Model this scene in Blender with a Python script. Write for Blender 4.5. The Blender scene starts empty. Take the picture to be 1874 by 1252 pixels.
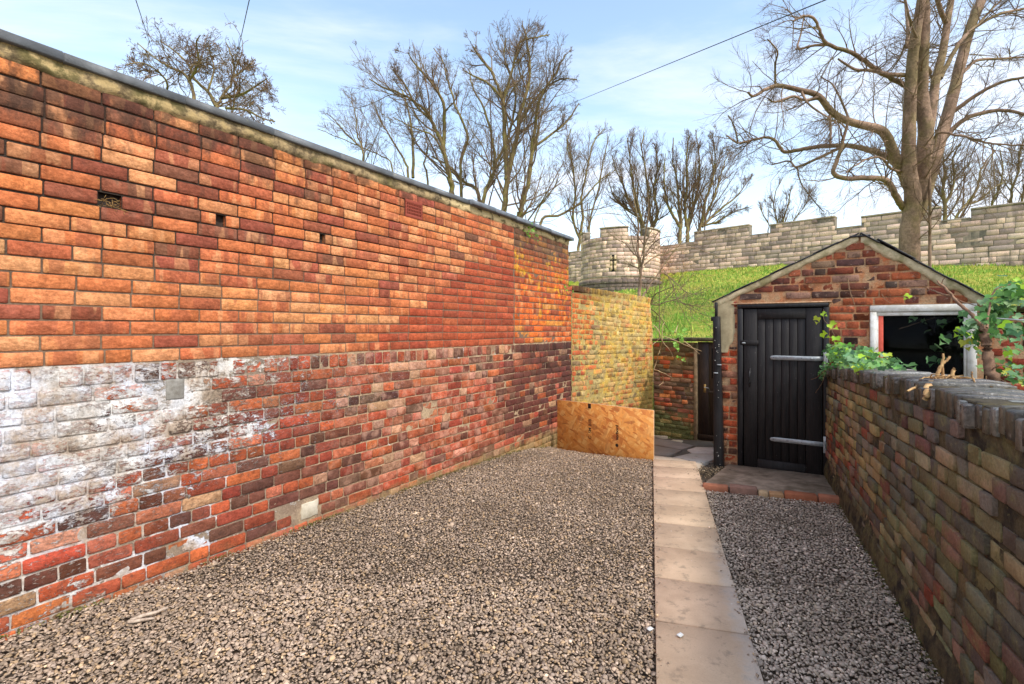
import bpy, math, random
import numpy as np
from mathutils import Vector, Matrix, noise as mn

random.seed(7)
RNG = np.random.default_rng(7)
SC = bpy.context.scene
COL = SC.collection

# ------------------------------------------------------------ camera, sky, sun, exposure
CAMZ = 1.6
cam_d = bpy.data.cameras.new('camera'); cam = bpy.data.objects.new('camera', cam_d); COL.objects.link(cam)
cam.location = (0, 0, CAMZ); cam.rotation_euler = (math.radians(90), 0, 0)
cam_d.sensor_width = 36; cam_d.lens = 36 * 900 / 1874
cam_d.shift_y = -24 / 1874
cam_d.clip_start = 0.05; cam_d.clip_end = 2000
SC.camera = cam

SUN_DIR = Vector((0.46, -0.50, 0.74)).normalized()      # towards the sun
W = bpy.data.worlds.new('World'); SC.world = W; W.use_nodes = True
wn = W.node_tree.nodes; wl = W.node_tree.links; wn.clear()
wo = wn.new('ShaderNodeOutputWorld'); bg = wn.new('ShaderNodeBackground')
sky = wn.new('ShaderNodeTexSky'); sky.sky_type = 'NISHITA'; sky.sun_disc = False
sky.sun_elevation = math.asin(SUN_DIR.z)
sky.sun_rotation = math.atan2(SUN_DIR.x, SUN_DIR.y)
sky.air_density = 1.0; sky.dust_density = 1.2; sky.ozone_density = 1.5
tc = wn.new('ShaderNodeTexCoord')
sx = wn.new('ShaderNodeSeparateXYZ'); wl.new(tc.outputs['Generated'], sx.inputs[0])
def wmath(op, a, b=None, clamp=False):
    n = wn.new('ShaderNodeMath'); n.operation = op; n.use_clamp = clamp
    for i, v in enumerate((a, b)):
        if v is None: continue
        if hasattr(v, 'links'): wl.new(v, n.inputs[i])
        else: n.inputs[i].default_value = v
    return n.outputs[0]
# cloud layer: project the view direction on a plane high above
zc = wmath('MAXIMUM', sx.outputs[2], 0.04)
den = wmath('ADD', zc, 0.12)
px_ = wmath('DIVIDE', sx.outputs[0], den); py_ = wmath('DIVIDE', sx.outputs[1], den)
cb = wn.new('ShaderNodeCombineXYZ'); wl.new(px_, cb.inputs[0]); wl.new(py_, cb.inputs[1])
mp = wn.new('ShaderNodeMapping'); wl.new(cb.outputs[0], mp.inputs[0])
mp.inputs['Rotation'].default_value = (0, 0, math.radians(28)); mp.inputs['Scale'].default_value = (0.42, 0.95, 1)
mp.inputs['Location'].default_value = (1.3, 0.4, 0)
nz = wn.new('ShaderNodeTexNoise'); nz.noise_dimensions = '3D'; wl.new(mp.outputs[0], nz.inputs['Vector'])
nz.inputs['Scale'].default_value = 1.15; nz.inputs['Detail'].default_value = 9; nz.inputs['Roughness'].default_value = 0.60; nz.inputs['Distortion'].default_value = 0.5
mr = wn.new('ShaderNodeMapRange'); mr.interpolation_type = 'SMOOTHSTEP'
wl.new(nz.outputs[0], mr.inputs[0]); mr.inputs[1].default_value = 0.38; mr.inputs[2].default_value = 0.70
mr.inputs[3].default_value = 0.03; mr.inputs[4].default_value = 1.0
hz = wn.new('ShaderNodeMapRange'); hz.interpolation_type = 'SMOOTHSTEP'
wl.new(sx.outputs[2], hz.inputs[0]); hz.inputs[1].default_value = 0.02; hz.inputs[2].default_value = 0.50
hz.inputs[3].default_value = 0.58; hz.inputs[4].default_value = 0.0
fac = wmath('MAXIMUM', mr.outputs[0], hz.outputs[0])
# the blue gets its photographic tint here; everything below multiplies by the strength
tint = wn.new('ShaderNodeMix'); tint.data_type = 'RGBA'; tint.blend_type = 'MULTIPLY'; tint.inputs[0].default_value = 1
wl.new(sky.outputs[0], tint.inputs[6]); tint.inputs[7].default_value = (2.9, 2.75, 2.45, 1)
mx = wn.new('ShaderNodeMix'); mx.data_type = 'RGBA'; wl.new(fac, mx.inputs[0])
wl.new(tint.outputs[2], mx.inputs[6]); mx.inputs[7].default_value = (7.6, 7.95, 8.9, 1)
wl.new(mx.outputs[2], bg.inputs[0]); bg.inputs[1].default_value = 0.125
wl.new(bg.outputs[0], wo.inputs[0])

sd = bpy.data.lights.new('sun', 'SUN'); sd.energy = 2.5; sd.angle = math.radians(8); sd.color = (1.0, 0.955, 0.89)
so = bpy.data.objects.new('sun', sd); COL.objects.link(so)
so.rotation_euler = SUN_DIR.to_track_quat('Z', 'Y').to_euler(); so.location = (10, -10, 12)

SC.view_settings.view_transform = 'Standard'; SC.view_settings.look = 'None'
SC.view_settings.gamma = 1; SC.view_settings.use_curve_mapping = False
SC.view_settings.exposure = 0.30

# ------------------------------------------------------------ helpers
def srgb(r, g, b, k=1.0):
    f = lambda v: (v / 12.92 if v <= 0.04045 else ((v + 0.055) / 1.055) ** 2.4)
    return (f(r / 255) * k, f(g / 255) * k, f(b / 255) * k)

def pix(px, py, Y):
    return Vector(((px - 937) / 900 * Y, Y, CAMZ - (py - 602) / 900 * Y))

def sstep(a, b, x):
    t = min(1, max(0, (x - a) / (b - a))); return t * t * (3 - 2 * t)

def gz(X, Y):
    """height of the yard's surface: falls away from the camera, faster past the board"""
    s = 0.014 + 0.024 * sstep(-1.0, 1.6, X)
    z = -s * max(0.0, Y - 2.3)
    if Y > 6.6: z -= 0.085 * (Y - 6.6) * sstep(-0.2, 0.8, X)
    return z

def pixg(px, py, dz=0.0):
    """where the ray through a pixel meets the yard"""
    lo, hi = 0.5, 14.0
    for _ in range(40):
        m = (lo + hi) / 2; p = pix(px, py, m)
        if p.z > gz(p.x, p.y) + dz: lo = m
        else: hi = m
    return pix(px, py, lo)

def tag(o, label=None, cat=None, group=None, kind=None):
    if label: o['label'] = label
    if cat: o['category'] = cat
    if group: o['group'] = group
    if kind: o['kind'] = kind
    return o

def empty(name, loc=(0, 0, 0), rz=0.0, parent=None):
    o = bpy.data.objects.new(name, None); COL.objects.link(o); o.empty_display_size = 0.1
    o.location = loc; o.rotation_euler = (0, 0, rz)
    if parent: o.parent = parent
    return o

def link(name, me, parent=None, loc=None):
    o = bpy.data.objects.new(name, me); COL.objects.link(o)
    if parent: o.parent = parent
    if loc is not None: o.location = loc
    return o

def mesh_np(name, V, loops, starts, totals, mat=None, smooth=False, col=None, extra=None):
    me = bpy.data.meshes.new(name)
    V = np.asarray(V, dtype=np.float32)
    me.vertices.add(len(V)); me.vertices.foreach_set('co', V.ravel())
    me.loops.add(len(loops)); me.loops.foreach_set('vertex_index', np.asarray(loops, dtype=np.int32))
    me.polygons.add(len(starts)); me.polygons.foreach_set('loop_start', np.asarray(starts, dtype=np.int32))
    me.polygons.foreach_set('loop_total', np.asarray(totals, dtype=np.int32))
    if smooth: me.polygons.foreach_set('use_smooth', np.ones(len(starts), dtype=bool))
    if col is not None:
        a = me.attributes.new('bc', 'FLOAT_COLOR', 'POINT')
        a.data.foreach_set('color', np.asarray(col, dtype=np.float32).ravel())
    if extra is not None:
        a = me.attributes.new('br', 'FLOAT', 'POINT'); a.data.foreach_set('value', np.asarray(extra, dtype=np.float32))
    me.update(calc_edges=True)
    if mat: me.materials.append(mat)
    return me

class MB:
    """collects pieces of one mesh"""
    def __init__(s): s.v = []; s.f = []; s.c = []; s.e = []
    def add(s, vs, fs, M=None, col=None, e=0.0):
        b = len(s.v)
        for p in vs:
            p = Vector(p)
            if M is not None: p = M @ p
            s.v.append(tuple(p)); s.c.append((*(col or (0, 0, 0)), 1)); s.e.append(e)
        for f in fs: s.f.append(tuple(i + b for i in f))
        return s
    def box(s, x0, x1, y0, y1, z0, z1, c=0.003, M=None, col=None):
        return s.add(*cbox(x0, x1, y0, y1, z0, z1, c), M, col)
    def build(s, name, mat, parent=None, smooth=False, attrs=False):
        loops = [i for f in s.f for i in f]; tot = [len(f) for f in s.f]
        st = np.concatenate([[0], np.cumsum(tot)[:-1]]) if tot else []
        me = mesh_np(name, s.v, loops, st, tot, mat, smooth, s.c if attrs else None, s.e if attrs else None)
        return link(name, me, parent)

def cbox(x0, x1, y0, y1, z0, z1, c=0.003):
    """box with chamfered edges"""
    V = []; key = {}
    A = ((x0, x1), (y0, y1), (z0, z1))
    c = min(c, (x1 - x0) / 2.5, (y1 - y0) / 2.5, (z1 - z0) / 2.5)
    for s in [(a, b, d) for a in (0, 1) for b in (0, 1) for d in (0, 1)]:
        for ax in range(3):
            p = []
            for k in range(3):
                v = A[k][s[k]]
                if k != ax: v += c if s[k] == 0 else -c
                p.append(v)
            key[(s, ax)] = len(V); V.append(tuple(p))
    F = []
    for ax in range(3):
        o = [k for k in range(3) if k != ax]
        for sd_ in (0, 1):
            q = []
            for (a, b) in ((0, 0), (1, 0), (1, 1), (0, 1)):
                s = [0, 0, 0]; s[ax] = sd_; s[o[0]] = a; s[o[1]] = b
                q.append(key[(tuple(s), ax)])
            F.append(q)
    for ax in range(3):
        o = [k for k in range(3) if k != ax]
        for a in (0, 1):
            for b in (0, 1):
                s0 = [0, 0, 0]; s0[o[0]] = a; s0[o[1]] = b; s1 = list(s0); s1[ax] = 1
                s0 = tuple(s0); s1 = tuple(s1)
                F.append([key[(s0, o[0])], key[(s1, o[0])], key[(s1, o[1])], key[(s0, o[1])]])
    for s in [(a, b, d) for a in (0, 1) for b in (0, 1) for d in (0, 1)]:
        F.append([key[(s, 0)], key[(s, 1)], key[(s, 2)]])
    C = Vector(((x0 + x1) / 2, (y0 + y1) / 2, (z0 + z1) / 2)); out = []
    for f in F:
        p = [Vector(V[i]) for i in f]
        n = (p[1] - p[0]).cross(p[2] - p[0]); m = sum(p, Vector()) / len(p)
        out.append(tuple(f) if n.dot(m - C) > 0 else tuple(reversed(f)))
    return V, out

def catmull(pts, n):
    P = [np.array(p, float) for p in pts]
    P = [2 * P[0] - P[1]] + P + [2 * P[-1] - P[-2]]
    out = []
    m = len(P) - 3
    for i in range(n):
        u = i / (n - 1) * m; k = min(int(u), m - 1); t = u - k
        a, b, c, d = P[k:k + 4]
        out.append(0.5 * ((2 * b) + (c - a) * t + (2 * a - 5 * b + 4 * c - d) * t * t + (3 * b - a - 3 * c + d) * t ** 3))
    return np.array(out)

def tubes_arrays(groups):
    """groups: list of (P (N,n,3), R (N,n), sides) -> vertex and quad arrays"""
    VV = []; QQ = []; off = 0
    for P, R, k in groups:
        N, n, _ = P.shape
        if N == 0: continue
        T = np.gradient(P, axis=1); T /= np.linalg.norm(T, axis=2, keepdims=True) + 1e-9
        ref = np.where(np.abs(T[..., 2:3]) > 0.9, np.array([1., 0, 0]), np.array([0, 0, 1.]))
        ref = np.broadcast_to(ref[:, :1], T.shape)
        A = np.cross(T, ref); A /= np.linalg.norm(A, axis=2, keepdims=True) + 1e-9
        B = np.cross(T, A)
        th = np.arange(k) / k * 2 * np.pi
        V = P[:, :, None] + R[:, :, None, None] * (A[:, :, None] * np.cos(th)[None, None, :, None] + B[:, :, None] * np.sin(th)[None, None, :, None])
        VV.append(V.reshape(-1, 3))
        idx = np.arange(N * n * k).reshape(N, n, k) + off
        a = idx[:, :-1, :]; b = idx[:, 1:, :]
        a2 = np.roll(a, -1, 2); b2 = np.roll(b, -1, 2)
        QQ.append(np.stack([a, b, b2, a2], -1).reshape(-1, 4)); off += N * n * k
    return np.concatenate(VV), np.concatenate(QQ)

def tube_mesh(name, groups, mat, parent=None, smooth=True):
    V, Q = tubes_arrays(groups)
    me = mesh_np(name, V, Q.ravel(), np.arange(len(Q)) * 4, np.full(len(Q), 4), mat, smooth)
    return link(name, me, parent)

def one_tube(pts, r0, r1, n=12, k=7, wob=0.0):
    P = catmull(pts, n)
    if wob: P += RNG.normal(0, wob, P.shape)
    R = np.linspace(r0, r1, n)
    return (P[None], R[None], k)

# ------------------------------------------------------------ node graph helper
class G:
    def __init__(s, name):
        s.mat = bpy.data.materials.new(name); s.mat.use_nodes = True
        s.t = s.mat.node_tree; s.t.nodes.clear()
        s.out = s.t.nodes.new('ShaderNodeOutputMaterial')
        s.geo = None
    def put(s, sock, v):
        if hasattr(v, 'is_linked'): s.t.links.new(v, sock)
        elif v is not None:
            if isinstance(v, (tuple, list)) and len(v) == 3 and sock.type == 'RGBA': v = (*v, 1)
            sock.default_value = v
    def node(s, ty, **kw):
        n = s.t.nodes.new(ty)
        for k, v in kw.items(): setattr(n, k, v)
        return n
    def pos(s):
        if s.geo is None: s.geo = s.node('ShaderNodeNewGeometry')
        return s.geo.outputs['Position']
    def m(s, op, a, b=None, c=None, clamp=False):
        n = s.node('ShaderNodeMath', operation=op, use_clamp=clamp)
        for i, v in enumerate((a, b, c)): 
            if v is not None: s.put(n.inputs[i], v)
        return n.outputs[0]
    def vm(s, op, a, b=None, scale=None):
        n = s.node('ShaderNodeVectorMath', operation=op)
        s.put(n.inputs[0], a)
        if b is not None: s.put(n.inputs[1], b)
        if scale is not None: s.put(n.inputs['Scale'], scale)
        return n.outputs['Value'] if op in ('DOT_PRODUCT', 'LENGTH') else n.outputs[0]
    def xyz(s, x, y, z):
        n = s.node('ShaderNodeCombineXYZ')
        for i, v in enumerate((x, y, z)): s.put(n.inputs[i], v)
        return n.outputs[0]
    def sep(s, v):
        n = s.node('ShaderNodeSeparateXYZ'); s.put(n.inputs[0], v); return n.outputs
    def noise(s, vec, scale, detail=4, rough=0.55, dist=0.0, color=False):
        n = s.node('ShaderNodeTexNoise')
        s.put(n.inputs['Vector'], vec); s.put(n.inputs['Scale'], scale)
        n.inputs['Detail'].default_value = detail; n.inputs['Roughness'].default_value = rough; n.inputs['Distortion'].default_value = dist
        return n.outputs[1 if color else 0]
    def voro(s, vec, scale, feature='F1', out=0, rnd=1.0):
        n = s.node('ShaderNodeTexVoronoi', feature=feature)
        s.put(n.inputs['Vector'], vec); s.put(n.inputs['Scale'], scale); n.inputs['Randomness'].default_value = rnd
        return n.outputs[out]
    def mr(s, v, a, b, c=0.0, d=1.0, smooth=True):
        n = s.node('ShaderNodeMapRange', interpolation_type='SMOOTHSTEP' if smooth else 'LINEAR')
        for i, x in enumerate((v, a, b, c, d)): s.put(n.inputs[i], x)
        return n.outputs[0]
    def mix(s, f, a, b, mode='MIX'):
        n = s.node('ShaderNodeMix', data_type='RGBA', blend_type=mode)
        s.put(n.inputs[0], f); s.put(n.inputs[6], a); s.put(n.inputs[7], b); return n.outputs[2]
    def bump(s, h, dist, strength=1.0, normal=None):
        n = s.node('ShaderNodeBump'); s.put(n.inputs['Height'], h); n.inputs['Distance'].default_value = dist
        n.inputs['Strength'].default_value = strength
        if normal is not None: s.put(n.inputs['Normal'], normal)
        return n.outputs[0]
    def finish(s, color, rough=0.9, normal=None, spec=0.3, metal=0.0, **kw):
        p = s.node('ShaderNodeBsdfPrincipled')
        s.put(p.inputs['Base Color'], color); s.put(p.inputs['Roughness'], rough); s.put(p.inputs['Specular IOR Level'], spec)
        s.put(p.inputs['Metallic'], metal)
        for k, v in kw.items(): s.put(p.inputs[k], v)
        if normal is not None: s.put(p.inputs['Normal'], normal)
        s.t.links.new(p.outputs[0], s.out.inputs[0]); return s.mat
    def piece_color(s):
        """colour and random number of a piece, from its object or from its mesh attribute"""
        a = s.node('ShaderNodeAttribute', attribute_name='bc'); o = s.node('ShaderNodeObjectInfo')
        c = s.mix(1.0, a.outputs['Color'], o.outputs['Color'], 'ADD')
        b = s.node('ShaderNodeAttribute', attribute_name='br')
        r = s.m('FRACT', s.m('ADD', b.outputs['Fac'], o.outputs['Random']))
        return c, r
    def frame(s, O, ang):
        d = Vector((math.cos(ang), math.sin(ang), 0)); P = s.pos()
        t = s.m('SUBTRACT', s.vm('DOT_PRODUCT', P, tuple(d)), O[0] * d.x + O[1] * d.y)
        return t, s.sep(P)[2]

def simple_mat(name, c1, c2, scale=20, rough=0.8, bump=0.001, spec=0.3, metal=0.0, detail=5, attr=False):
    g = G(name); P = g.pos()
    n = g.noise(P, scale, detail, 0.6); n2 = g.noise(P, scale * 6, 3, 0.6)
    c = g.mix(g.mr(n, 0.3, 0.7), c1, c2)
    if attr:
        pc, r = g.piece_color(); c = g.mix(1.0, c, pc, 'MULTIPLY')
    c = g.mix(1.0, c, g.mix(n2, (0.82, 0.82, 0.82), (1.18, 1.18, 1.18)), 'MULTIPLY')
    h = g.m('ADD', n, g.m('MULTIPLY', n2, 0.4))
    return g.finish(c, rough, g.bump(h, bump) if bump else None, spec, metal)
# ------------------------------------------------------------ frames of the walls (origin, heading)
LO = Vector((-3.042, 1.922, 0)); LA = math.atan2(0.845, 0.534)            # long left wall
YO = Vector((1.044, 8.350, 0)); YA = math.atan2(0.669, 0.743)             # yellow wall, bends to the right
YL = 2.45
BO = Vector((2.864, 9.990, 0)); BA = math.atan2(-0.643, 0.766)            # back wall with the gate
SO = Vector((2.639, 6.317, 0)); SA = math.atan2(-0.534, 0.845)            # gable front of the shed
RO = Vector((3.640, 5.710, 0)); RA = math.atan2(-2.565, -1.228)           # right wall, runs towards the camera

def w2(O, ang, x, y, z=0.0):
    return Vector((O.x + x * math.cos(ang) - y * math.sin(ang), O.y + x * math.sin(ang) + y * math.cos(ang), z))

# ------------------------------------------------------------ masonry materials
WHITE = srgb(212, 212, 214)
def whitewash_mask(g, t, z):
    """old flaking limewash: thick at the near end, gone further along"""
    P = g.pos()
    n = g.noise(g.vm('MULTIPLY', P, (1.0, 1.0, 1.9)), 12, 10, 0.74, 0.35)
    big = g.noise(P, 2.6, 4, 0.55)
    a = g.mr(t, 0.8, 3.6, 0.24, -0.20, False)                      # along
    lowlim = g.mr(t, 0.4, 3.2, 0.80, 0.95, False)
    b = g.m('MULTIPLY', g.mr(g.m('SUBTRACT', z, lowlim), -0.55, 0.02, 0.26, 0.0, False), -1.0)
    v = g.m('ADD', g.m('ADD', n, a), b)
    v = g.m('ADD', v, g.m('MULTIPLY', g.m('SUBTRACT', big, 0.5), 0.55))
    msk = g.mr(v, 0.555, 0.590)
    n2_ = g.noise(g.vm('MULTIPLY', P, (1.0, 1.0, 2.2)), 34, 7, 0.72, .5)
    fl = g.mr(g.m('ADD', n2_, g.m('ADD', g.mr(t, 1.2, 5.2, .06, -.10, False), g.mr(z, .0, .9, -.10, .02, False))), .565, .59)
    gone = g.mr(g.m('ADD', n2_, g.m('MULTIPLY', g.noise(g.vm('MULTIPLY', P, (1, 1, 2.5)), 7, 7, .7), .7)), .885, .92)
    msk = g.m('MULTIPLY', g.m('MAXIMUM', msk, fl), g.m('SUBTRACT', 1.0, g.m('MULTIPLY', gone, g.m('MULTIPLY', g.mr(t, .8, 1.7, .35, .95, False), g.mr(z, 1.3, .5, .75, 1.0, False)))))
    top = g.mr(g.m('ADD', z, g.m('MULTIPLY', n, 0.03)), 1.405, 1.385, 0, 1, False)
    return g.m('MULTIPLY', msk, top)

def masonry_mat(name, O, ang, style, mortar=False):
    g = G(name); P = g.pos(); t, z = g.frame(O, ang)
    n_big = g.noise(P, 1.7, 3, 0.5); n_mid = g.noise(P, 9, 5, 0.6); n_f = g.noise(P, 70, 5, 0.65); n_ff = g.noise(P, 260, 2, 0.6)
    if not mortar:
        C, r = g.piece_color()
    else:
        r = 0.3
        pal = {'left': (srgb(170, 150, 126), srgb(134, 116, 98)), 'yellow': (srgb(196, 178, 112), srgb(150, 130, 84)),
               'back': (srgb(160, 136, 98), srgb(124, 104, 74)), 'shed': (srgb(196, 160, 122), srgb(176, 118, 80)),
               'right': (srgb(96, 84, 58), srgb(40, 34, 28))}[style]
        C = g.mix(g.mr(n_mid, 0.35, 0.65), *pal)
    H = g.m('ADD', g.m('ADD', g.m('MULTIPLY', n_f, 0.8), g.m('MULTIPLY', n_ff, 0.3)), g.m('MULTIPLY', g.noise(P, 28, 6, .7), .8))
    rough = 0.88
    if style == 'left':
        if not mortar:
            # kiln marks: bands of another tone across the crisp upper bricks
            v = g.xyz(g.m('ADD', g.m('MULTIPLY', t, 11.0), g.m('MULTIPLY', r, 61.0)), g.m('MULTIPLY', z, 1.6), g.m('MULTIPLY', r, 17.0))
            band = g.noise(v, 1.0, 1.5, 0.4)
            up = g.mr(z, 1.385, 1.39, 0, 1, False)
            red_patch = g.m('LESS_THAN', r, 0.42)
            strong = g.m('MULTIPLY', g.m('SUBTRACT', 1.0, red_patch), up)
            pale = g.m('MULTIPLY', g.mr(band, 0.55, 0.58), strong)
            dark = g.m('MULTIPLY', g.mr(band, 0.44, 0.41), strong)
            C = g.mix(g.m('MULTIPLY', pale, 0.40), C, srgb(224, 162, 112))
            C = g.mix(g.m('MULTIPLY', dark, 0.50), C, srgb(156, 82, 58))
            mott = g.noise(g.xyz(g.m('MULTIPLY', t, 14), g.m('MULTIPLY', z, 26), g.m('MULTIPLY', r, 9)), 1.6, 8, .70)
            C = g.mix(1.0, C, g.mix(g.mr(mott, .36, .64), (.74, .70, .66), (1.16, 1.20, 1.24)), 'MULTIPLY')
            grime = g.mr(g.noise(P, 3.3, 8, .7), .52, .66)
            C = g.mix(g.m('MULTIPLY', grime, .30), C, srgb(120, 82, 60))
            # pits and chips, grey spots
            old = g.m('SUBTRACT', 1.0, up)
            spot = g.mr(g.noise(P, 26, 8, 0.75), 0.54, 0.62)
            C = g.mix(g.m('MULTIPLY', spot, g.m('ADD', 0.16, g.m('MULTIPLY', old, 0.34))), C, srgb(92, 66, 58))
            pk = g.m('MULTIPLY', g.m('MULTIPLY', g.mr(t, 2.2, 3.4), g.mr(t, 5.9, 5.0)), g.mr(z, 1.4, 1.36))
            C = g.mix(g.m('MULTIPLY', g.m('MULTIPLY', pk, g.mr(n_mid, 0.46, 0.66)), 0.42), C, srgb(200, 156, 130))
        else:
            # joints: black near the top left, sandy in the far new patch, pale in the old lower part
            dk = g.m('MULTIPLY', g.mr(g.m('ADD', z, g.m('MULTIPLY', n_mid, .6)), 2.0, 2.6), g.mr(t, 5.4, 3.6))
            up = g.mr(z, 1.395, 1.40, 0, 1, False)
            C = g.mix(g.m('MULTIPLY', up, 0.75), C, srgb(112, 88, 68))
            C = g.mix(g.m('MULTIPLY', dk, 0.88), C, srgb(40, 34, 30))
            lowp = g.m('MULTIPLY', g.m('SUBTRACT', 1.0, up), g.mr(t, 2.0, 3.2))
            C = g.mix(g.m('MULTIPLY', lowp, 0.75), C, g.mix(g.mr(n_mid, .4, .6), srgb(204, 176, 138), srgb(150, 118, 90)))
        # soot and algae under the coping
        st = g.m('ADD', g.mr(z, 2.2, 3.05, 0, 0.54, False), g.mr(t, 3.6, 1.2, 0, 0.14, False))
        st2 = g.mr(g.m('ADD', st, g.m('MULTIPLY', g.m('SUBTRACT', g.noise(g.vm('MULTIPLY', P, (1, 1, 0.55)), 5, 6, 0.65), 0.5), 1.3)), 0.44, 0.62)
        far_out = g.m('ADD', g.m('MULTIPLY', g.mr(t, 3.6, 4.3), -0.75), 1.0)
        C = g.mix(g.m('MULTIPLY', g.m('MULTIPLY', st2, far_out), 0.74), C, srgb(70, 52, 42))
        # far pier: soot at the top, yellow lichen in the middle
        far = g.mr(t, 5.755, 5.76, 0, 1, False)
        s3 = g.m('MULTIPLY', far, g.mr(g.m('ADD', z, g.m('MULTIPLY', n_mid, 0.9)), 2.75, 3.15))
        C = g.mix(g.m('MULTIPLY', s3, 0.62), C, srgb(80, 70, 58))
        l3 = g.m('MULTIPLY', g.m('MULTIPLY', far, g.m('MULTIPLY', g.mr(z, 1.5, 2.0), g.mr(z, 3.0, 2.6))), g.mr(g.m('ADD', n_mid, g.m('MULTIPLY', n_big, 0.5)), 0.76, 0.94))
        C = g.mix(g.m('MULTIPLY', l3, 0.75), C, srgb(214, 160, 44))
        # dark sooty far end of the lower part
        s4 = g.m('MULTIPLY', g.mr(t, 5.5, 6.3), g.m('MULTIPLY', g.mr(z, 1.39, 1.36), g.mr(g.m('ADD', n_mid, g.mr(z, 0.2, 1.4, -0.12, 0.10, False)), 0.42, 0.60)))
        C = g.mix(g.m('MULTIPLY', s4, 0.60), C, srgb(74, 52, 46))
        # tan and green at the foot
        ft = g.m('MULTIPLY', g.mr(g.m('ADD', z, g.m('MULTIPLY', n_mid, 0.30)), 0.22, 0.06), g.mr(t, 1.5, 3.5, 0.35, 0.8))
        C = g.mix(ft, C, g.mix(g.mr(n_mid, .45, .6), srgb(178, 150, 104), srgb(126, 112, 62)))
        W_ = whitewash_mask(g, t, z)
        if mortar:
            W_ = g.m('MAXIMUM', W_, g.m('MULTIPLY', g.mr(g.m('ADD', g.noise(P, 7, 6, 0.65), g.mr(t, 0.9, 2.6, 0.14, -0.12, False)), 0.50, 0.56), g.m('MULTIPLY', g.mr(z, 1.40, 1.385), g.mr(z, -0.05, 0.12))))
        wc = g.mix(g.mr(g.noise(P, 4, 6, 0.7), 0.40, 0.62), g.mix(g.mr(n_big, .42, .58), srgb(212, 214, 220), srgb(220, 214, 204)), srgb(178, 158, 138))
        C = g.mix(W_, C, wc)
        H = g.m('ADD', H, g.m('MULTIPLY', W_, 0.7))
    elif style == 'yellow':
        L = g.m('ADD', g.noise(P, 7, 8, 0.68), g.m('ADD', g.mr(t, 0.0, 0.9, -0.14, 0.08, False), g.mr(z, 0.0, 1.0, -0.05, 0.03, False)))
        L = g.m('ADD', L, g.m('MULTIPLY', g.m('SUBTRACT', n_big, 0.5), 0.5))
        lm = g.mr(L, 0.40, 0.56)
        lc = g.mix(g.mr(g.noise(P, 5, 4, 0.6), 0.4, 0.6), srgb(212, 176, 78), srgb(194, 168, 106))
        lc = g.mix(g.mr(g.noise(P, 19, 4, 0.6), 0.55, 0.7), lc, srgb(232, 216, 150))
        C = g.mix(g.m('MULTIPLY', lm, 0.84 if mortar else 0.62), C, lc)
        dkp = g.mr(g.noise(P, 15, 4, 0.6), 0.57, 0.64)
        C = g.mix(g.m('MULTIPLY', dkp, 0.6), C, srgb(100, 88, 58))
        tp = g.m('MULTIPLY', g.mr(g.m('ADD', z, g.m('MULTIPLY', n_mid, 0.35)), 2.18, 2.42), g.mr(t, 1.9, 0.7))
        C = g.mix(g.m('MULTIPLY', tp, 0.55), C, srgb(86, 62, 40))
        gm = g.mr(g.m('ADD', g.m('ADD', z, g.m('MULTIPLY', n_mid, 0.8)), g.mr(t, 1.9, 2.3, 0.0, -0.7, False)), 0.62, 0.22)
        C = g.mix(g.m('MULTIPLY', gm, 0.85), C, g.mix(g.mr(n_f, .4, .6), srgb(88, 96, 40), srgb(110, 78, 46)))
    elif style == 'back':
        gm = g.mr(g.m('ADD', g.m('ADD', z, g.m('MULTIPLY', t, 0.35)), g.m('MULTIPLY', n_mid, 0.9)), 0.75, 0.25)
        C = g.mix(g.m('MULTIPLY', gm, 0.85), C, g.mix(g.mr(n_f, .4, .6), srgb(96, 112, 48), srgb(130, 130, 86)))
        tm = g.m('MULTIPLY', g.mr(z, 0.75, 1.05), g.mr(n_mid, 0.42, 0.56))
        C = g.mix(g.m('MULTIPLY', tm, 0.5), C, srgb(92, 84, 50))
    elif style == 'shed':
        sp = g.mr(g.noise(P, 11, 6, 0.65), 0.50, 0.62)
        C = g.mix(g.m('MULTIPLY', sp, 0.18 if mortar else 0.62), C, srgb(62, 48, 44))
        ef = g.mr(g.noise(P, 17, 5, 0.7), 0.60, 0.68)
        C = g.mix(g.m('MULTIPLY', ef, 0.45), C, srgb(196, 170, 148))
    elif style == 'right':
        lc = g.mr(g.m('ADD', g.noise(P, 6, 6, 0.65), g.m('MULTIPLY', g.m('SUBTRACT', n_big, 0.5), 0.4)), 0.49, 0.64)
        C = g.mix(g.m('MULTIPLY', lc, 0.50), C, srgb(126, 118, 72))
        yc = g.mr(g.noise(P, 23, 5, 0.7), 0.60, 0.68)
        C = g.mix(g.m('MULTIPLY', yc, 0.45), C, srgb(158, 146, 96))
        gb = g.mr(g.m('ADD', z, g.m('MULTIPLY', n_mid, 0.35)), 0.22, 0.02)
        C = g.mix(g.m('MULTIPLY', gb, 0.65), C, g.mix(g.mr(n_f, .4, .6), srgb(78, 78, 44), srgb(104, 92, 66)))
        H = g.m('ADD', H, g.m('MULTIPLY', n_mid, 1.5))
        rough = g.mr(n_mid, 0.3, 0.7, 0.55, 0.9)
    # grain shared by every wall
    gr = g.m('ADD', g.m('MULTIPLY', n_f, 0.55), g.m('MULTIPLY', n_mid, 0.45))
    C = g.mix(1.0, C, g.mix(g.mr(gr, 0.34, 0.66, 0, 1, False), (0.60, 0.59, 0.58), (1.30, 1.30, 1.31)), 'MULTIPLY')
    return g.finish(C, rough, g.bump(H, 0.010 if (style == 'right') else (0.0065 if style == 'left' else .008), 1.0), 0.25)

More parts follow.
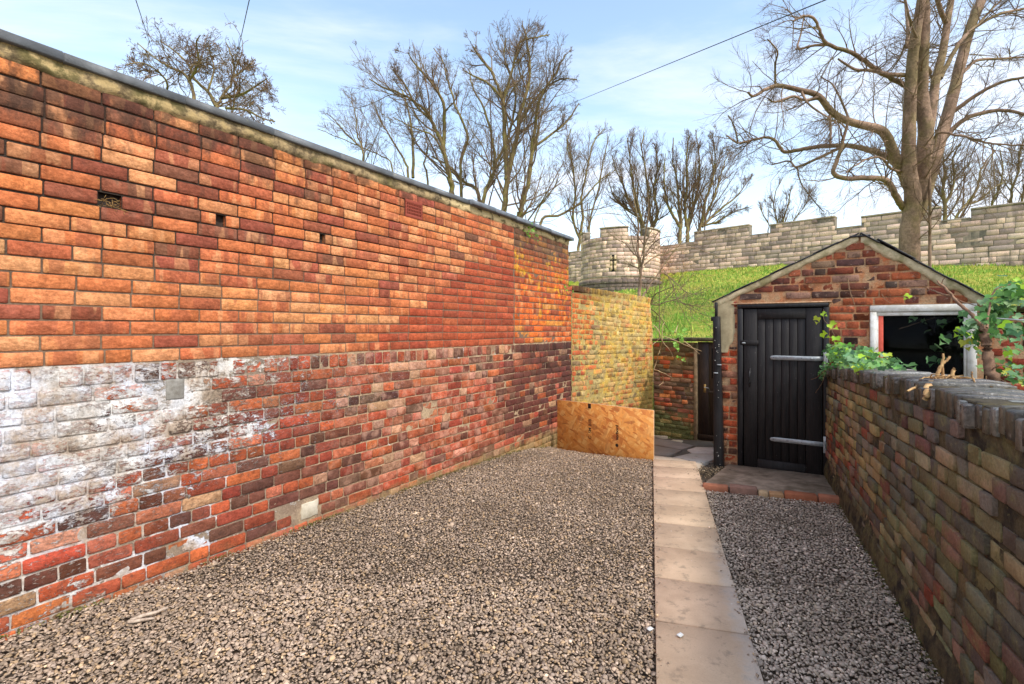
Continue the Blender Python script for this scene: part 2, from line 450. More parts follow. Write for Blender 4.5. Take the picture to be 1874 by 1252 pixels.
# ------------------------------------------------------------ brick templates
def brick_template(L, H, xs_n, b, rough, roundc, seed):
    rg = np.random.default_rng(seed)
    xs = np.concatenate([[-L / 2], np.linspace(-L / 2 + b * 1.6, L / 2 - b * 1.6, xs_n - 2), [L / 2]])
    zs = np.array([-H / 2, -H / 2 + b * 1.4, H / 2 - b * 1.4, H / 2])
    nx, nz_ = len(xs), 4
    V = []; idx = {}
    for i in range(nx):
        for j in range(nz_):
            e = i in (0, nx - 1) or j in (0, nz_ - 1); co = i in (0, nx - 1) and j in (0, nz_ - 1)
            x, z_ = xs[i], zs[j]
            y = b if e else 0.0
            if e: x += rg.normal(0, rough * 0.45); z_ += rg.normal(0, rough * 0.45)
            if co: x *= 1 - roundc / L * 2; z_ *= 1 - roundc / H * 2; y += b * .5
            y += abs(rg.normal(0, rough)) if not e else rg.normal(0, rough * .3)
            idx[i, j] = len(V); V.append((x, y, z_))
    F = []
    for i in range(nx - 1):
        for j in range(nz_ - 1):
            F.append((idx[i, j], idx[i + 1, j], idx[i + 1, j + 1], idx[i, j + 1]))
    ring = [(i, 0) for i in range(nx)] + [(nx - 1, j) for j in range(1, nz_)] + [(i, nz_ - 1) for i in range(nx - 2, -1, -1)] + [(0, j) for j in range(nz_ - 2, 0, -1)]
    base = len(V)
    for (i, j) in ring:
        v = V[idx[i, j]]; V.append((v[0], 0.05, v[2]))
    n = len(ring)
    for k in range(n):
        a, c = idx[ring[k]], idx[ring[(k + 1) % n]]
        F.append((a, base + k, base + (k + 1) % n, c))
    return np.array(V, float), F

TPL = {}
def tpl(kind):
    if kind not in TPL:
        L, H, nx, b, ro, rc, cnt = {
            'S': (.258, .079, 4, .0030, .0008, .002, 5), 'H': (.124, .079, 4, .0030, .0008, .002, 4),
            's': (.250, .084, 5, .0042, .0028, .005, 10), 'h': (.120, .084, 5, .0042, .0028, .005, 8),
            'r': (.070, .110, 4, .0055, .0030, .005, 8), 'b': (.240, .078, 5, .0040, .0026, .0045, 8),
            'g': (.118, .078, 4, .0040, .0026, .0045, 8)}[kind]
        TPL[kind] = [(*brick_template(L, H, nx, b, ro, rc, 1000 + ord(kind) * 20 + q), L, H) for q in range(cnt)]
    return TPL[kind]

def jit(c, rng, v=0.12, h=0.05):
    k = 1 + rng.normal(0, v)
    return tuple(max(0.004, x * k * (1 + rng.normal(0, h))) for x in c)

class Masonry:
    """a wall in its own frame: x along, y into the wall, z up; bricks are parts"""
    def __init__(s, root, O, ang, mat, rng, piece='brick', limit=300):
        s.root, s.O, s.ang, s.mat, s.rng, s.piece, s.limit = root, O, ang, mat, rng, piece, limit
        s.B = []
    def brick(s, t, z, L, H, kind, col, dep=0.0, rot=0.0):
        T = tpl(kind); s.B.append((t, z, L, H, kind, int(s.rng.integers(len(T))), col, dep, rot, float(s.rng.random())))
    def emit(s):
        n = np.array([math.sin(s.ang), -math.cos(s.ang)])
        sc = []
        for i, b in enumerate(s.B):
            p = w2(s.O, s.ang, b[0], 0, b[1])
            if p.y < 0.3: sc.append(0); continue
            px = 937 + 900 * p.x / p.y; py = 602 - 900 * (p.z - CAMZ) / p.y
            if not (-20 < px < 1894 and -20 < py < 1272): sc.append(0); continue
            d = Vector((p.x, p.y, p.z - CAMZ)).length
            cosv = abs(p.x * n[0] + p.y * n[1]) / d
            sc.append(b[2] * b[3] * cosv / d ** 2)
        order = np.argsort(-np.array(sc)); vis = [i for i in order if sc[i] > 0]
        single = set(vis[:s.limit]); meshes = {}
        VV = []; F_l = []; F_t = []; CC = []; EE = []; off = 0
        for i, (t, z, L, H, kind, q, col, dep, rot, rr) in enumerate(s.B):
            V, F, L0, H0 = tpl(kind)[q]
            if i in single:
                if (kind, q) not in meshes:
                    loops = [k for f in F for k in f]; tot = [len(f) for f in F]
                    st = np.concatenate([[0], np.cumsum(tot)[:-1]])
                    meshes[kind, q] = mesh_np(s.piece, V, loops, st, tot, s.mat, kind not in 'SH')
                o = link(s.piece, meshes[kind, q], s.root, (t, dep, z))
                o.scale = (L / L0, 1, H / H0); o.rotation_euler = (0, rot, 0); o.color = (*col, 1)
            else:
                v = V * np.array([L / L0, 1, H / H0])
                c, s_ = math.cos(rot), math.sin(rot)
                x = v[:, 0] * c + v[:, 2] * s_; zz = -v[:, 0] * s_ + v[:, 2] * c
                v = np.stack([x + t, v[:, 1] + dep, zz + z], 1)
                VV.append(v); CC.append(np.tile((*col, 1), (len(v), 1))); EE.append(np.full(len(v), rr))
                for f in F: F_l += [k + off for k in f]; F_t.append(len(f))
                off += len(v)
        if VV:
            st = np.concatenate([[0], np.cumsum(F_t)[:-1]])
            me = mesh_np(s.piece + 's_small', np.concatenate(VV), F_l, st, F_t, s.mat, s.B[0][4] not in 'SH', np.concatenate(CC), np.concatenate(EE))
            o = link('smaller_' + s.piece + 's', me, s.root); o.color = (0, 0, 0, 0); o['kind'] = 'stuff'

def mortar_sheet(name, ts, zs, yfun, top, mat, parent, holes=(), bottom=None):
    ts = sorted(set([round(x, 4) for x in ts] + [h[k] for h in holes for k in (0, 1)]))
    zs = sorted(set([round(x, 4) for x in zs] + [h[k] for h in holes for k in (2, 3)]))
    V = []; F = []
    for t in ts:
        for z in zs:
            zz = min(z, top(t)); V.append((t, yfun(t, zz), zz))
    nz_ = len(zs)
    for i in range(len(ts) - 1):
        tm = (ts[i] + ts[i + 1]) / 2
        for j in range(nz_ - 1):
            zm = (zs[j] + zs[j + 1]) / 2
            if zs[j] >= max(top(ts[i]), top(ts[i + 1])): continue
            if any(h[0] < tm < h[1] and h[2] < zm < h[3] for h in holes): continue
            F.append((i * nz_ + j, (i + 1) * nz_ + j, (i + 1) * nz_ + j + 1, i * nz_ + j + 1))
    loops = [k for f in F for k in f]
    me = mesh_np(name, V, loops, np.arange(len(F)) * 4, np.full(len(F), 4), mat, True)
    return link(name, me, parent)

def lt(px, py):
    """pixel on the left wall -> (t, z)"""
    s = (px - 937) / 900; Y = 3.6 / (0.534 - 0.845 * s)
    return (Y - 1.922) / 0.845, CAMZ - (py - 602) / 900 * Y

# ------------------------------------------------------------ the long left wall
m_left = masonry_mat('old_brick_left', LO, LA, 'left'); m_left_mortar = masonry_mat('mortar_left', LO, LA, 'left', True)
m_core = simple_mat('wall_core', srgb(70, 56, 48), srgb(40, 34, 30), 30, 0.95, 0.004)
left = empty('brick_wall', LO, LA)
tag(left, 'long tall brick wall on the left, orange above and flaking whitewash on old red brick below', 'wall')
rg = np.random.default_rng(11)
M = Masonry(left, LO, LA, m_left, rg)
vt, vz = lt(757, 387); HOLE = []
def add_hole(px, py, w, h): t_, z_ = lt(px, py); HOLE.append((t_ - w / 2, t_ + w / 2, z_ - h / 2, z_ + h / 2))
add_hole(404, 397, .062, .085); add_hole(590, 430, .050, .085); add_hole(201, 361, .115, .085)
VENT = (vt - .135, vt + .135, vz - .10, vz + .10)
GREY = lt(320, 712); GREYB = (GREY[0] - .055, GREY[0] + .055, GREY[1] - .07, GREY[1] + .07)
PAT = lt(565, 935); PATB = (PAT[0] - .075, PAT[0] + .085, PAT[1] - .055, PAT[1] + .075)
def blocked(t, z, L, H, rects):
    return any(t - L / 2 < r_[1] - .01 and t + L / 2 > r_[0] + .01 and z - H / 2 < r_[3] - .01 and z + H / 2 > r_[2] + .01 for r_ in rects)
ORANGE = [srgb(206, 124, 74), srgb(198, 113, 68), srgb(214, 137, 86), srgb(204, 120, 74), srgb(190, 106, 68)]
TANS = [srgb(216, 150, 100), srgb(210, 140, 90)]
REDS = [srgb(168, 90, 64), srgb(156, 82, 62), srgb(176, 98, 70)]
BROWN = [srgb(160, 92, 62), srgb(146, 80, 58), srgb(132, 84, 62)]
NEWRED = [srgb(176, 84, 52), srgb(168, 78, 50), srgb(180, 92, 58), srgb(160, 76, 50)]
OLD = [(srgb(176, 84, 54), 4), (srgb(152, 72, 52), 4), (srgb(182, 104, 76), 3), (srgb(128, 76, 58), 3), (srgb(116, 82, 64), 1), (srgb(188, 138, 108), 2), (srgb(184, 98, 58), 2), (srgb(104, 66, 54), 2)]
def pick(pal, rng):
    if isinstance(pal[0][1], (int, float)) and isinstance(pal[0][0], tuple):
        w = np.array([p[1] for p in pal], float); return pal[int(rng.choice(len(pal), p=w / w.sum()))][0]
    return pal[int(rng.integers(len(pal)))]
PU = 0.0853; ZB = 1.385
T_JOINT = 5.76; T_END_UP = 7.47; T_END_LO = 7.62
def snap(r_, nrow=1):
    k = round(((r_[2] + r_[3]) / 2 - ZB - .004) / PU - nrow / 2) + nrow / 2; zc = ZB + .004 + PU * k
    return (r_[0], r_[1], zc - PU * nrow / 2 + .004, zc + PU * nrow / 2 - .004)
HOLE = [snap(h) for h in HOLE]; VENT = snap(VENT, 2); vz = (VENT[2] + VENT[3]) / 2
split_rects = HOLE + [VENT]
for row in range(19):
    z = ZB + PU * (row + 0.5) + 0.004
    for (ta, tb) in ((-1.5, T_JOINT - .006), (T_JOINT + .006, T_END_UP if z > 2.30 else T_END_LO)):
        hdr_row = row % 7 == 4 and ta > 5
        t = ta + (0 if row % 2 == 0 else -0.134) - (rg.random() * .03 if ta < 0 else 0)
        while t < tb - .02:
            L = 0.268 if not hdr_row else 0.134
            if rg.random() < 0.07 and not hdr_row: L = 0.134
            a, b_ = max(t, ta), min(t + L, tb); t += L
            if b_ - a < .03: continue
            segs = [(a, b_)]
            for r_ in split_rects:                 # cut bricks round the holes and the vent
                if z + PU / 2 > r_[2] + .012 and z - PU / 2 < r_[3] - .012:
                    ns = []
                    for (p, q) in segs:
                        if q <= r_[0] or p >= r_[1]: ns.append((p, q)); continue
                        if r_[0] - p > .03: ns.append((p, r_[0]))
                        if q - r_[1] > .03: ns.append((r_[1], q))
                    segs = ns
            for (p, q) in segs:
                c = (p + q) / 2; Lb = q - p - .010
                zz_step = ZB + 0.02 + max(0, (c - 3.0)) / 2.0 * 1.0
                u = rg.random(); dep = rg.normal(0, .0012)
                newr = (c < T_JOINT and c > 3.05 and z < zz_step) or (c < T_JOINT and c > 4.6 and z < 2.38)
                if newr:
                    col = jit(pick(NEWRED, rg), rg, .07, .03)
                elif c > T_JOINT:
                    col = jit(srgb(214, 104, 46) if u < .72 else (srgb(170, 82, 54) if u < .9 else srgb(208, 134, 60)), rg, .10, .04)
                    if z > 2.72 and u < .55: col = jit(srgb(150, 92, 60), rg, .2)
                else:
                    q_ = 0.07 + 0.36 * sstep(1.9, 2.9, z) * sstep(3.6, 1.4, c)
                    col = jit(pick(BROWN, rg) if u < q_ else (pick(REDS, rg) if u < q_ + .12 else (pick(TANS, rg) if u < q_ + .28 else pick(ORANGE, rg))), rg, .08, .03)
                # spalled faces under the coping
                if 3.9 < c < 5.8 and z > 2.60 and rg.random() < .24:
                    dep += .0015; kind = 's' if Lb > .17 else 'h'
                    col = jit(srgb(186, 92, 52), rg, .2)
                elif c > T_JOINT: kind = 'b' if Lb > .17 else 'g'
                elif Lb > .17: kind = 'S'
                else: kind = 'H'
                M.brick(c, z + rg.normal(0, .0014) + .006 * mn.noise(Vector((c * .5, row * .2, 30))), Lb, PU - (.010 if kind in 'SH' else .012), kind, col, dep, rg.normal(0, .002))
                if newr: M.B[-1] = M.B[-1][:9] + (0.2,)
# lower, older part: one course on edge, then worn courses down to the gravel
def sag(t, row): return 0.010 * mn.noise(Vector((t * 0.7, row * 0.25, 3.1))) + 0.004 * mn.noise(Vector((t * 3, row * 1.7, 8.1)))
t = -1.5
while t < T_END_LO:
    L = 0.100 * (1 + rg.normal(0, .14)) if rg.random() < .85 else .14
    col = jit(pick(OLD, rg), rg, .18, .06)
    if t > 5.6: col = jit(srgb(104, 62, 50), rg, .25)
    M.brick(t + L / 2, ZB - .060 + sag(t, 0), min(L, T_END_LO - t) - .012, .104 + rg.normal(0, .003), 'h', col, rg.normal(-.003, .0035), rg.normal(0, .02)); t += L
z = ZB - .122; row = 1
while z > -.30:
    hgt = 0.091 if row < 4 else 0.088
    t = -1.5 - rg.random() * .25
    hdr = row % 4 == 3
    while t < T_END_LO:
        L = (.134 if rg.random() < (.85 if hdr else .38) else .250) * (1 + rg.normal(0, .05))
        a, b_ = t, min(t + L, T_END_LO); t += L
        if b_ - a < .05: continue
        c = (a + b_) / 2; zz = z - hgt / 2 + sag(c, row)
        if blocked(c, zz, b_ - a, hgt, [GREYB, PATB]) : continue
        col = jit(pick(OLD, rg), rg, .17, .06)
        if c > 5.6 and rg.random() < .5: col = jit(srgb(110, 62, 50), rg, .2)
        Lb = b_ - a - .009 - abs(rg.normal(0, .002))
        dep = rg.normal(-.004, .0028) + (.003 if rg.random() < .05 else 0)
        M.brick(c, zz, Lb, hgt - .010 - abs(rg.normal(0, .002)), 's' if Lb > .17 else 'h', col, dep, rg.normal(0, .007) - .004 * math.cos(c))
    z -= hgt; row += 1
M.emit()
def y_left(t, z):
    if z > ZB - .003:
        if t > T_JOINT: return .006 + .004 * mn.noise(Vector((t * 20, z * 20, 0)))
        d = .0105 if (z > 2.1 and t < 4) else .0065
        return d + .002 * mn.noise(Vector((t * 25, z * 25, 0)))
    n_ = mn.noise(Vector((t * 9, z * 9, 5))) * .6 + mn.noise(Vector((t * 27, z * 27, 1))) * .5
    k = .0060 if t > 2.2 else .0050
    return max(-.001, k + (.0045 if t > 1.4 else .0065) * n_)
def top_left(t): return 3.075 if t < T_END_UP else 2.33
mortar_sheet('mortar', list(np.arange(-1.5, T_END_UP, .03)) + [T_END_UP, T_END_UP + .002, 7.54, T_END_LO], np.arange(-.40, 3.1, .0275), y_left, top_left, m_left_mortar, left, HOLE)
core = MB(); core.box(-1.5, T_END_UP, .05, .30, -.6, 3.09, .002); core.box(T_END_UP + .002, T_END_LO, .052, .29, -.6, 2.33, .002)
core.build('wall_core', m_core, left)
# end of the tall part: brick ends seen from the yard
eb = MB()
z = 2.34; k = 0
while z < 3.05:
    for (ya, yb) in (((.0, .12), (.13, .29)) if k % 2 else ((.0, .29),)):
        eb.box(T_END_UP - .012, T_END_UP + .012, ya + .004, yb - .004, z + .006, z + .084, .004, None, jit(srgb(196, 104, 54), rg, .15)); 
    z += PU; k += 1
eb.build('end_bricks', m_left, left, attrs=True).color = (0, 0, 0, 0)
# cement fillet under the coping, crumbling and green
g = G('cement_fillet'); P = g.pos(); n1 = g.noise(P, 8, 8, 0.7); n2 = g.noise(P, 3.0, 3, 0.5); n3 = g.noise(P, 60, 4, .6)
t_, z_ = g.frame(LO, LA)
c = g.mix(g.mr(n1, .40, .60), srgb(176, 152, 112), srgb(96, 82, 62))
c = g.mix(g.m('MULTIPLY', g.mr(n2, .50, .62), .6), c, srgb(112, 104, 60))
c = g.mix(g.m('MULTIPLY', g.mr(t_, 2.5, 1.8), g.mr(n1, .5, .4)), c, srgb(186, 160, 112))
c = g.mix(g.m('MULTIPLY', g.mr(t_, 4.0, 4.4), g.mr(n1, .60, .50)), c, srgb(204, 180, 134))
c = g.mix(1.0, c, g.mix(n3, (.75, .75, .75), (1.25, 1.25, 1.25)), 'MULTIPLY')
m_fillet = g.finish(c, .95, g.bump(g.m('ADD', n1, g.m('MULTIPLY', n3, .3)), .015), .2)
def y_fil(t, z): return -.014 + .014 * mn.noise(Vector((t * 6, z * 9, 0))) + .008 * mn.noise(Vector((t * 24, z * 30, 0))) + .05 * max(0, 3.005 - z)
fil_low = lambda t: 2.998 + .018 * mn.noise(Vector((t * 2.2, 0, 4))) + .016 * mn.noise(Vector((t * 11, 0, 7)))
V = []; F = []
tsl = np.arange(-1.5, T_END_UP + .001, .02); nzr = 6
for t in tsl:
    lo = fil_low(t)
    for j in range(nzr):
        z = lo + (3.092 - lo) * j / (nzr - 1); V.append((t, (y_fil(t, z) if j else .004), z))
for i in range(len(tsl) - 1):
    for j in range(nzr - 1): a = i * nzr + j; F.append((a, a + nzr, a + nzr + 1, a + 1))
link('cement_fillet', mesh_np('cement_fillet', V, [k for f in F for k in f], np.arange(len(F)) * 4, np.full(len(F), 4), m_fillet, True), left)
# grey stone coping slabs
g = G('coping_slate'); P = g.pos(); n1 = g.noise(P, 6, 6, .6); n2 = g.noise(P, 90, 4, .6); n3 = g.noise(P, 14, 6, .7)
pc, r = g.piece_color()
c = g.mix(g.mr(n1, .35, .65), srgb(104, 106, 108), srgb(84, 85, 86)); c = g.mix(1.0, c, pc, 'MULTIPLY')
c = g.mix(g.m('MULTIPLY', g.mr(n3, .62, .70), .5), c, srgb(150, 148, 118))
c = g.mix(1.0, c, g.mix(n2, (.82, .82, .82), (1.18, 1.18, 1.18)), 'MULTIPLY')
m_slate = g.finish(c, g.mr(n1, .3, .7, .45, .75), g.bump(g.m('ADD', n2, n3), .002), .45)
t = -1.5; first = True; i = 0
while t < T_END_UP + .03:
    L = .62 if t < 4.2 else .50
    L = min(L, T_END_UP + .05 - t)
    if L < .1: break
    dz = rg.normal(0, .0025) - (.012 * sstep(4.3, 7.4, t)); far = t > 4.15
    mb = MB()
    ov = .038 if not far else .080
    # slightly weathered top: a wedge that is thicker at the middle of the wall
    y0, y1 = -ov, .165
    prof = [(y0 + .004, 3.086), (y0 - .002, 3.092), (y0 + .006, 3.136), (y0 + .014, 3.144), (.165, 3.182), (.31 + ov, 3.138), (.31 + ov, 3.086)]
    a_, b_ = t + .003, t + L - .003
    vs = [(a_, p[0], p[1] + dz) for p in prof] + [(b_, p[0], p[1] + dz + (rg.normal(0, .002))) for p in prof]
    n_ = len(prof); fs = [tuple(range(n_)), tuple(range(2 * n_ - 1, n_ - 1, -1))]
    for q in range(n_): fs.append((q, q + n_, (q + 1) % n_ + n_, (q + 1) % n_))
    mb.add(vs, fs)
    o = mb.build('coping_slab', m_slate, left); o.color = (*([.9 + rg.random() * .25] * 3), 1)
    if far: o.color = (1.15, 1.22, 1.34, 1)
    t += L; i += 1
# grey block and pale mortar patch let into the old brickwork
m_grey = simple_mat('grey_block', srgb(150, 146, 138), srgb(120, 114, 104), 22, .9, .003)
m_pale = simple_mat('pale_mortar_patch', srgb(206, 196, 176), srgb(184, 172, 148), 12, .95, .004)
for (nm, Rr, mt, y0) in (('grey_block', GREYB, m_grey, .004), ('mortar_patch', PATB, m_pale, .002)):
    vs = []; n_ = 16
    for k in range(n_):
        a_ = 2 * math.pi * k / n_ ; cx, sy_ = math.cos(a_), math.sin(a_)
        q = 1 / max(abs(cx), abs(sy_)) * (1 + (.10 if nm == 'mortar_patch' else .03) * (rg.random() - .5) * 2)
        vs.append(((Rr[0] + Rr[1]) / 2 + cx * q * (Rr[1] - Rr[0]) / 2, y0, (Rr[2] + Rr[3]) / 2 + sy_ * q * (Rr[3] - Rr[2]) / 2))
    vs2 = [((v[0] - (Rr[0] + Rr[1]) / 2) * .9 + (Rr[0] + Rr[1]) / 2, y0 - .005, (v[2] - (Rr[2] + Rr[3]) / 2) * .88 + (Rr[2] + Rr[3]) / 2) for v in vs]
    vb = [(v[0], .04, v[2]) for v in vs]
    fs = [tuple(range(2 * n_ - 1 + 0, n_ - 1, -1))[::-1]]
    for k in range(n_):
        k2 = (k + 1) % n_
        fs.append((k, k2, n_ + k2, n_ + k)); fs.append((2 * n_ + k, 2 * n_ + k2, k2, k))
    MB().add(vs + vs2 + vb, fs).build(nm, mt, left, smooth=False)
# air brick: a plate with rows of square holes
m_vent = simple_mat('terracotta_vent', srgb(150, 72, 54), srgb(132, 62, 48), 40, .85, .001)
vb = MB(); cols, rows_ = 9, 4; w_, h_ = .25, .18; mgx, mgz = .018, .026
xs = [-w_ / 2]; 
cw = (w_ - 2 * mgx) / cols; rh = (h_ - 2 * mgz) / rows_
def bar(x0, x1, z0, z1): vb.box(x0, x1, -.004, .03, z0, z1, .0012)
for k in range(rows_ + 1):
    z0 = -h_ / 2 if k == 0 else -h_ / 2 + mgz + (k - 0.20) * rh
    z1 = h_ / 2 if k == rows_ else -h_ / 2 + mgz + (k + 0.20) * rh
    bar(-w_ / 2, w_ / 2, z0, z1)
for r_ in range(rows_):
    z0 = -h_ / 2 + mgz + (r_ + .20) * rh + .0004; z1 = -h_ / 2 + mgz + (r_ + 1 - .20) * rh - .0004
    for k in range(cols + 1):
        x0 = -w_ / 2 if k == 0 else -w_ / 2 + mgx + (k - .20) * cw
        x1 = w_ / 2 if k == cols else -w_ / 2 + mgx + (k + .20) * cw
        bar(x0, x1, z0, z1)
o = vb.build('air_brick', m_vent, left); o.location = (vt, 0, vz)
m_dark = simple_mat('dark_void', (.006, .006, .006), (.01, .01, .01), 10, 1, 0)
MB().box(-w_ / 2, w_ / 2, .031, .045, -h_ / 2, h_ / 2, .001).build('vent_backing', m_dark, left).location = (vt, 0, vz)
# straw in the largest hole
hb = []
hx = (HOLE[2][0] + HOLE[2][1]) / 2; hz_ = HOLE[2][2]
for k in range(26):
    p = np.array([hx + rg.normal(0, .025), .03, hz_ + rg.random() * .05]); q = p + np.array([rg.normal(0, .04), -.035, rg.normal(-.005, .02)])
    hb.append(one_tube([p, (p + q) / 2 + rg.normal(0, .01, 3), q], .0018, .0012, 5, 3))
m_straw = simple_mat('straw', srgb(190, 150, 90), srgb(130, 100, 60), 30, .9, 0)
for_groups = [(np.concatenate([h[0] for h in hb]), np.concatenate([h[1] for h in hb]), 3)]
o = tube_mesh('straw_tuft', for_groups, m_straw, left); o['kind'] = 'stuff'

# ------------------------------------------------------------ yellow wall beyond it
m_yel = masonry_mat('lichen_brick', YO, YA, 'yellow'); m_yelm = masonry_mat('mortar_yellow', YO, YA, 'yellow', True)
yel = empty('brick_wall', YO, YA)
tag(yel, 'lower brick wall covered in yellow lichen, between the tall wall and the gate corner', 'wall')
rg = np.random.default_rng(21); M = Masonry(yel, YO, YA, m_yel, rg)
def y_end(z): return YL - .10 * sstep(1.45, 2.25, z)
def y_top(t): return 2.345 - .050 * t
YP = [(srgb(200, 150, 96), 3), (srgb(196, 100, 62), 4), (srgb(182, 160, 108), 3), (srgb(132, 108, 80), 3), (srgb(208, 126, 74), 2)]
z = -.62; row = 0
while z < 2.16:
    t = -.04 - (row % 2) * .06
    while t < y_end(z) - .03:
        L = (.118 if rg.random() < .72 else .235) * (1 + rg.normal(0, .05))
        a, b_ = max(t, -.035), min(t + L, y_end(z)); t += L
        if b_ - a < .04: continue
        c = (a + b_) / 2; zz = z + .044 - .050 * c * sstep(.6, 2.2, z) + sag(c + 9, row) * 1.5
        if zz + .045 > y_top(c) - .105: continue
        col = jit(pick(YP, rg), rg, .12, .05)
        if c > YL - .3 and rg.random() < .55: col = jit(srgb(206, 88, 48), rg, .1)
        if c < .5 and z > 1.3: col = jit(srgb(200, 108, 56), rg, .15)
        M.brick(c, zz, b_ - a - .013, .074, 'b' if b_ - a > .17 else 'g', col, rg.normal(-.004, .003), rg.normal(0, .01) + .05 * sstep(.6, 2.2, z))
    z += .0885; row += 1
t = -.02
while t < YL - .13:
    L = .078 * (1 + rg.normal(0, .08))
    col = jit(pick([(srgb(176, 96, 50), 3), (srgb(120, 76, 50), 3), (srgb(204, 160, 66), 3), (srgb(90, 66, 46), 2)], rg), rg, .15)
    M.brick(t + L / 2, y_top(t) - .052 + rg.normal(0, .003), L - .010, .100, 'r', col, rg.normal(-.004, .003), rg.normal(.03, .02)); t += L
M.emit()
ymf = lambda t, z: .0015 + .005 * mn.noise(Vector((t * 12, z * 12, 5)))
mortar_sheet('mortar', list(np.arange(-.05, YL - .14, .035)) + [YL - .12, YL - .08, YL - .04, YL], np.arange(-.7, 2.4, .03), ymf, lambda t: min(y_top(t) - .012, 2.22 if t < YL - .1 else (2.0 if t < YL - .05 else 1.5)), m_yelm, yel)
cb_ = MB(); cb_.box(.03, YL - .12, .045, .25, -.7, 2.205, .004); cb_.box(.03, 1.0, .046, .249, 2.2, 2.26, .004)
cb_.box(YL - .121, YL - .005, .0455, .245, -.7, 1.52, .01); cb_.box(YL - .122, YL - .055, .0465, .247, 1.5, 1.98, .01)
cb_.build('wall_core', m_yelm, yel)
# the rowlock tops: brick backs give the coping its depth
cp = MB(); t = -.02
while t < YL - .13:
    L = .078; cp.box(t + .004, t + L - .004, .012, .25, y_top(t) - .10, y_top(t) - .004 + rg.normal(0, .003), .006, None, jit(srgb(170, 130, 62), rg, .2)); t += L
o = cp.build('coping_backs', m_yel, yel, attrs=True); o.color = (0, 0, 0, 0); o['kind'] = 'stuff'

# ------------------------------------------------------------ back wall beside the gate
m_back = masonry_mat('mossy_brick', BO, BA, 'back'); m_backm = masonry_mat('mortar_back', BO, BA, 'back', True)
back = empty('brick_wall', BO, BA)
tag(back, 'short mossy brick wall in the far corner beside the dark gate', 'wall')
rg = np.random.default_rng(31); M = Masonry(back, BO, BA, m_back, rg)
BP = [(srgb(204, 96, 62), 4), (srgb(150, 92, 68), 4), (srgb(116, 94, 76), 3), (srgb(210, 124, 76), 2), (srgb(134, 104, 80), 3)]
z = -.70; row = 0
BLN = .825
while z < 1.31:
    t = .012 - (row % 2) * .10
    while t < BLN:
        L = (.12 if rg.random() < .3 else .235) * (1 + rg.normal(0, .06))
        a, b_ = max(t, .012), min(t + L, BLN); t += L
        if b_ - a < .05: continue
        c = (a + b_) / 2
        col = jit(pick(BP, rg), rg, .2, .06)
        if z > .7 and rg.random() < .5: col = jit(srgb(116, 96, 68), rg, .2)
        if .95 < z < 1.04: col = jit(srgb(196, 120, 60), rg, .12)
        M.brick(c, z + .042 + sag(c + 20, row) * 1.3 - .012 * c, b_ - a - .013, .070, 'b' if b_ - a > .17 else 'g', col, rg.normal(-.004, .006), rg.normal(.012, .012))
    z += .084; row += 1
M.emit()
mortar_sheet('mortar', np.arange(0, BLN + .001, BLN / 24), np.arange(-.8, 1.36, .035), lambda t, z: .008 + .008 * mn.noise(Vector((t * 12, z * 12, 9))), lambda t: 1.335, m_backm, back)
MB().box(0.0, BLN, .06, .28, -.8, 1.33, .004).build('wall_core', m_backm, back)
m_capstone = simple_mat('mossy_capstone', srgb(98, 92, 66), srgb(62, 58, 42), 12, .95, .006)
cs = MB(); cs.box(-.03, .50, -.03, .30, 1.352, 1.405, .012); cs.box(.505, 1.80, -.045, .30, 1.362, 1.432, .012); cs.build('capstone', m_capstone, back)
MB().box(BLN + .002, BLN + .062, -.012, .10, -.8, 1.22, .01).build('stone_jamb', simple_mat('pale_jamb', srgb(156, 134, 104), srgb(116, 98, 74), 14, .95, .006), back)
# gate
GA = BLN + .068
gate = empty('garden_gate', w2(BO, BA, GA, .03, gz(3.5, 9.4) - .02), BA)
tag(gate, 'narrow dark brown boarded gate with brass lock plate in the far corner', 'gate')
m_gate = G('dark_gate_paint'); g = m_gate; P = g.pos(); n1 = g.noise(g.vm('MULTIPLY', P, (1, 1, .12)), 60, 5, .6); n2 = g.noise(P, 7, 4, .6)
c = g.mix(g.mr(n1, .4, .7), srgb(40, 30, 26), srgb(58, 44, 36)); m_gate = g.finish(c, .5, g.bump(n1, .0015), .35)
gw, gh = .84, 1.88
for k in range(4):
    MB().box(k * gw / 4 + .002, (k + 1) * gw / 4 - .002, .0, .022, 0, gh, .003).build('board', m_gate, gate)
MB().box(0, gw, -.022, -.001, .02, .12, .003).build('bottom_rail', m_gate, gate)
MB().box(.20, gw, -.020, -.001, .92, .955, .003).build('middle_rail', simple_mat('worn_rail', srgb(70, 64, 60), srgb(52, 46, 42), 20, .6, .001), gate)
MB().box(.26, .31, -.014, -.0012, 1.2, gh - .12, .004).build('split_batten', m_dark, gate)
m_brass = simple_mat('dull_brass', srgb(196, 168, 110), srgb(170, 140, 84), 60, .4, 0, .5, .7)
m_steel = simple_mat('galvanised_steel', srgb(178, 184, 186), srgb(150, 156, 158), 35, .45, .0006, .5, .15)
lk = MB().box(.115, .155, -.006, -.0012, .92, 1.075, .001).build('lock_plate', m_brass, gate)
tube_mesh('lever_handle', [one_tube([(.135, -.006, 1.02), (.135, -.04, 1.02), (.16, -.045, 1.018), (.22, -.045, 1.01)], .007, .006, 10, 8)], m_steel, gate)
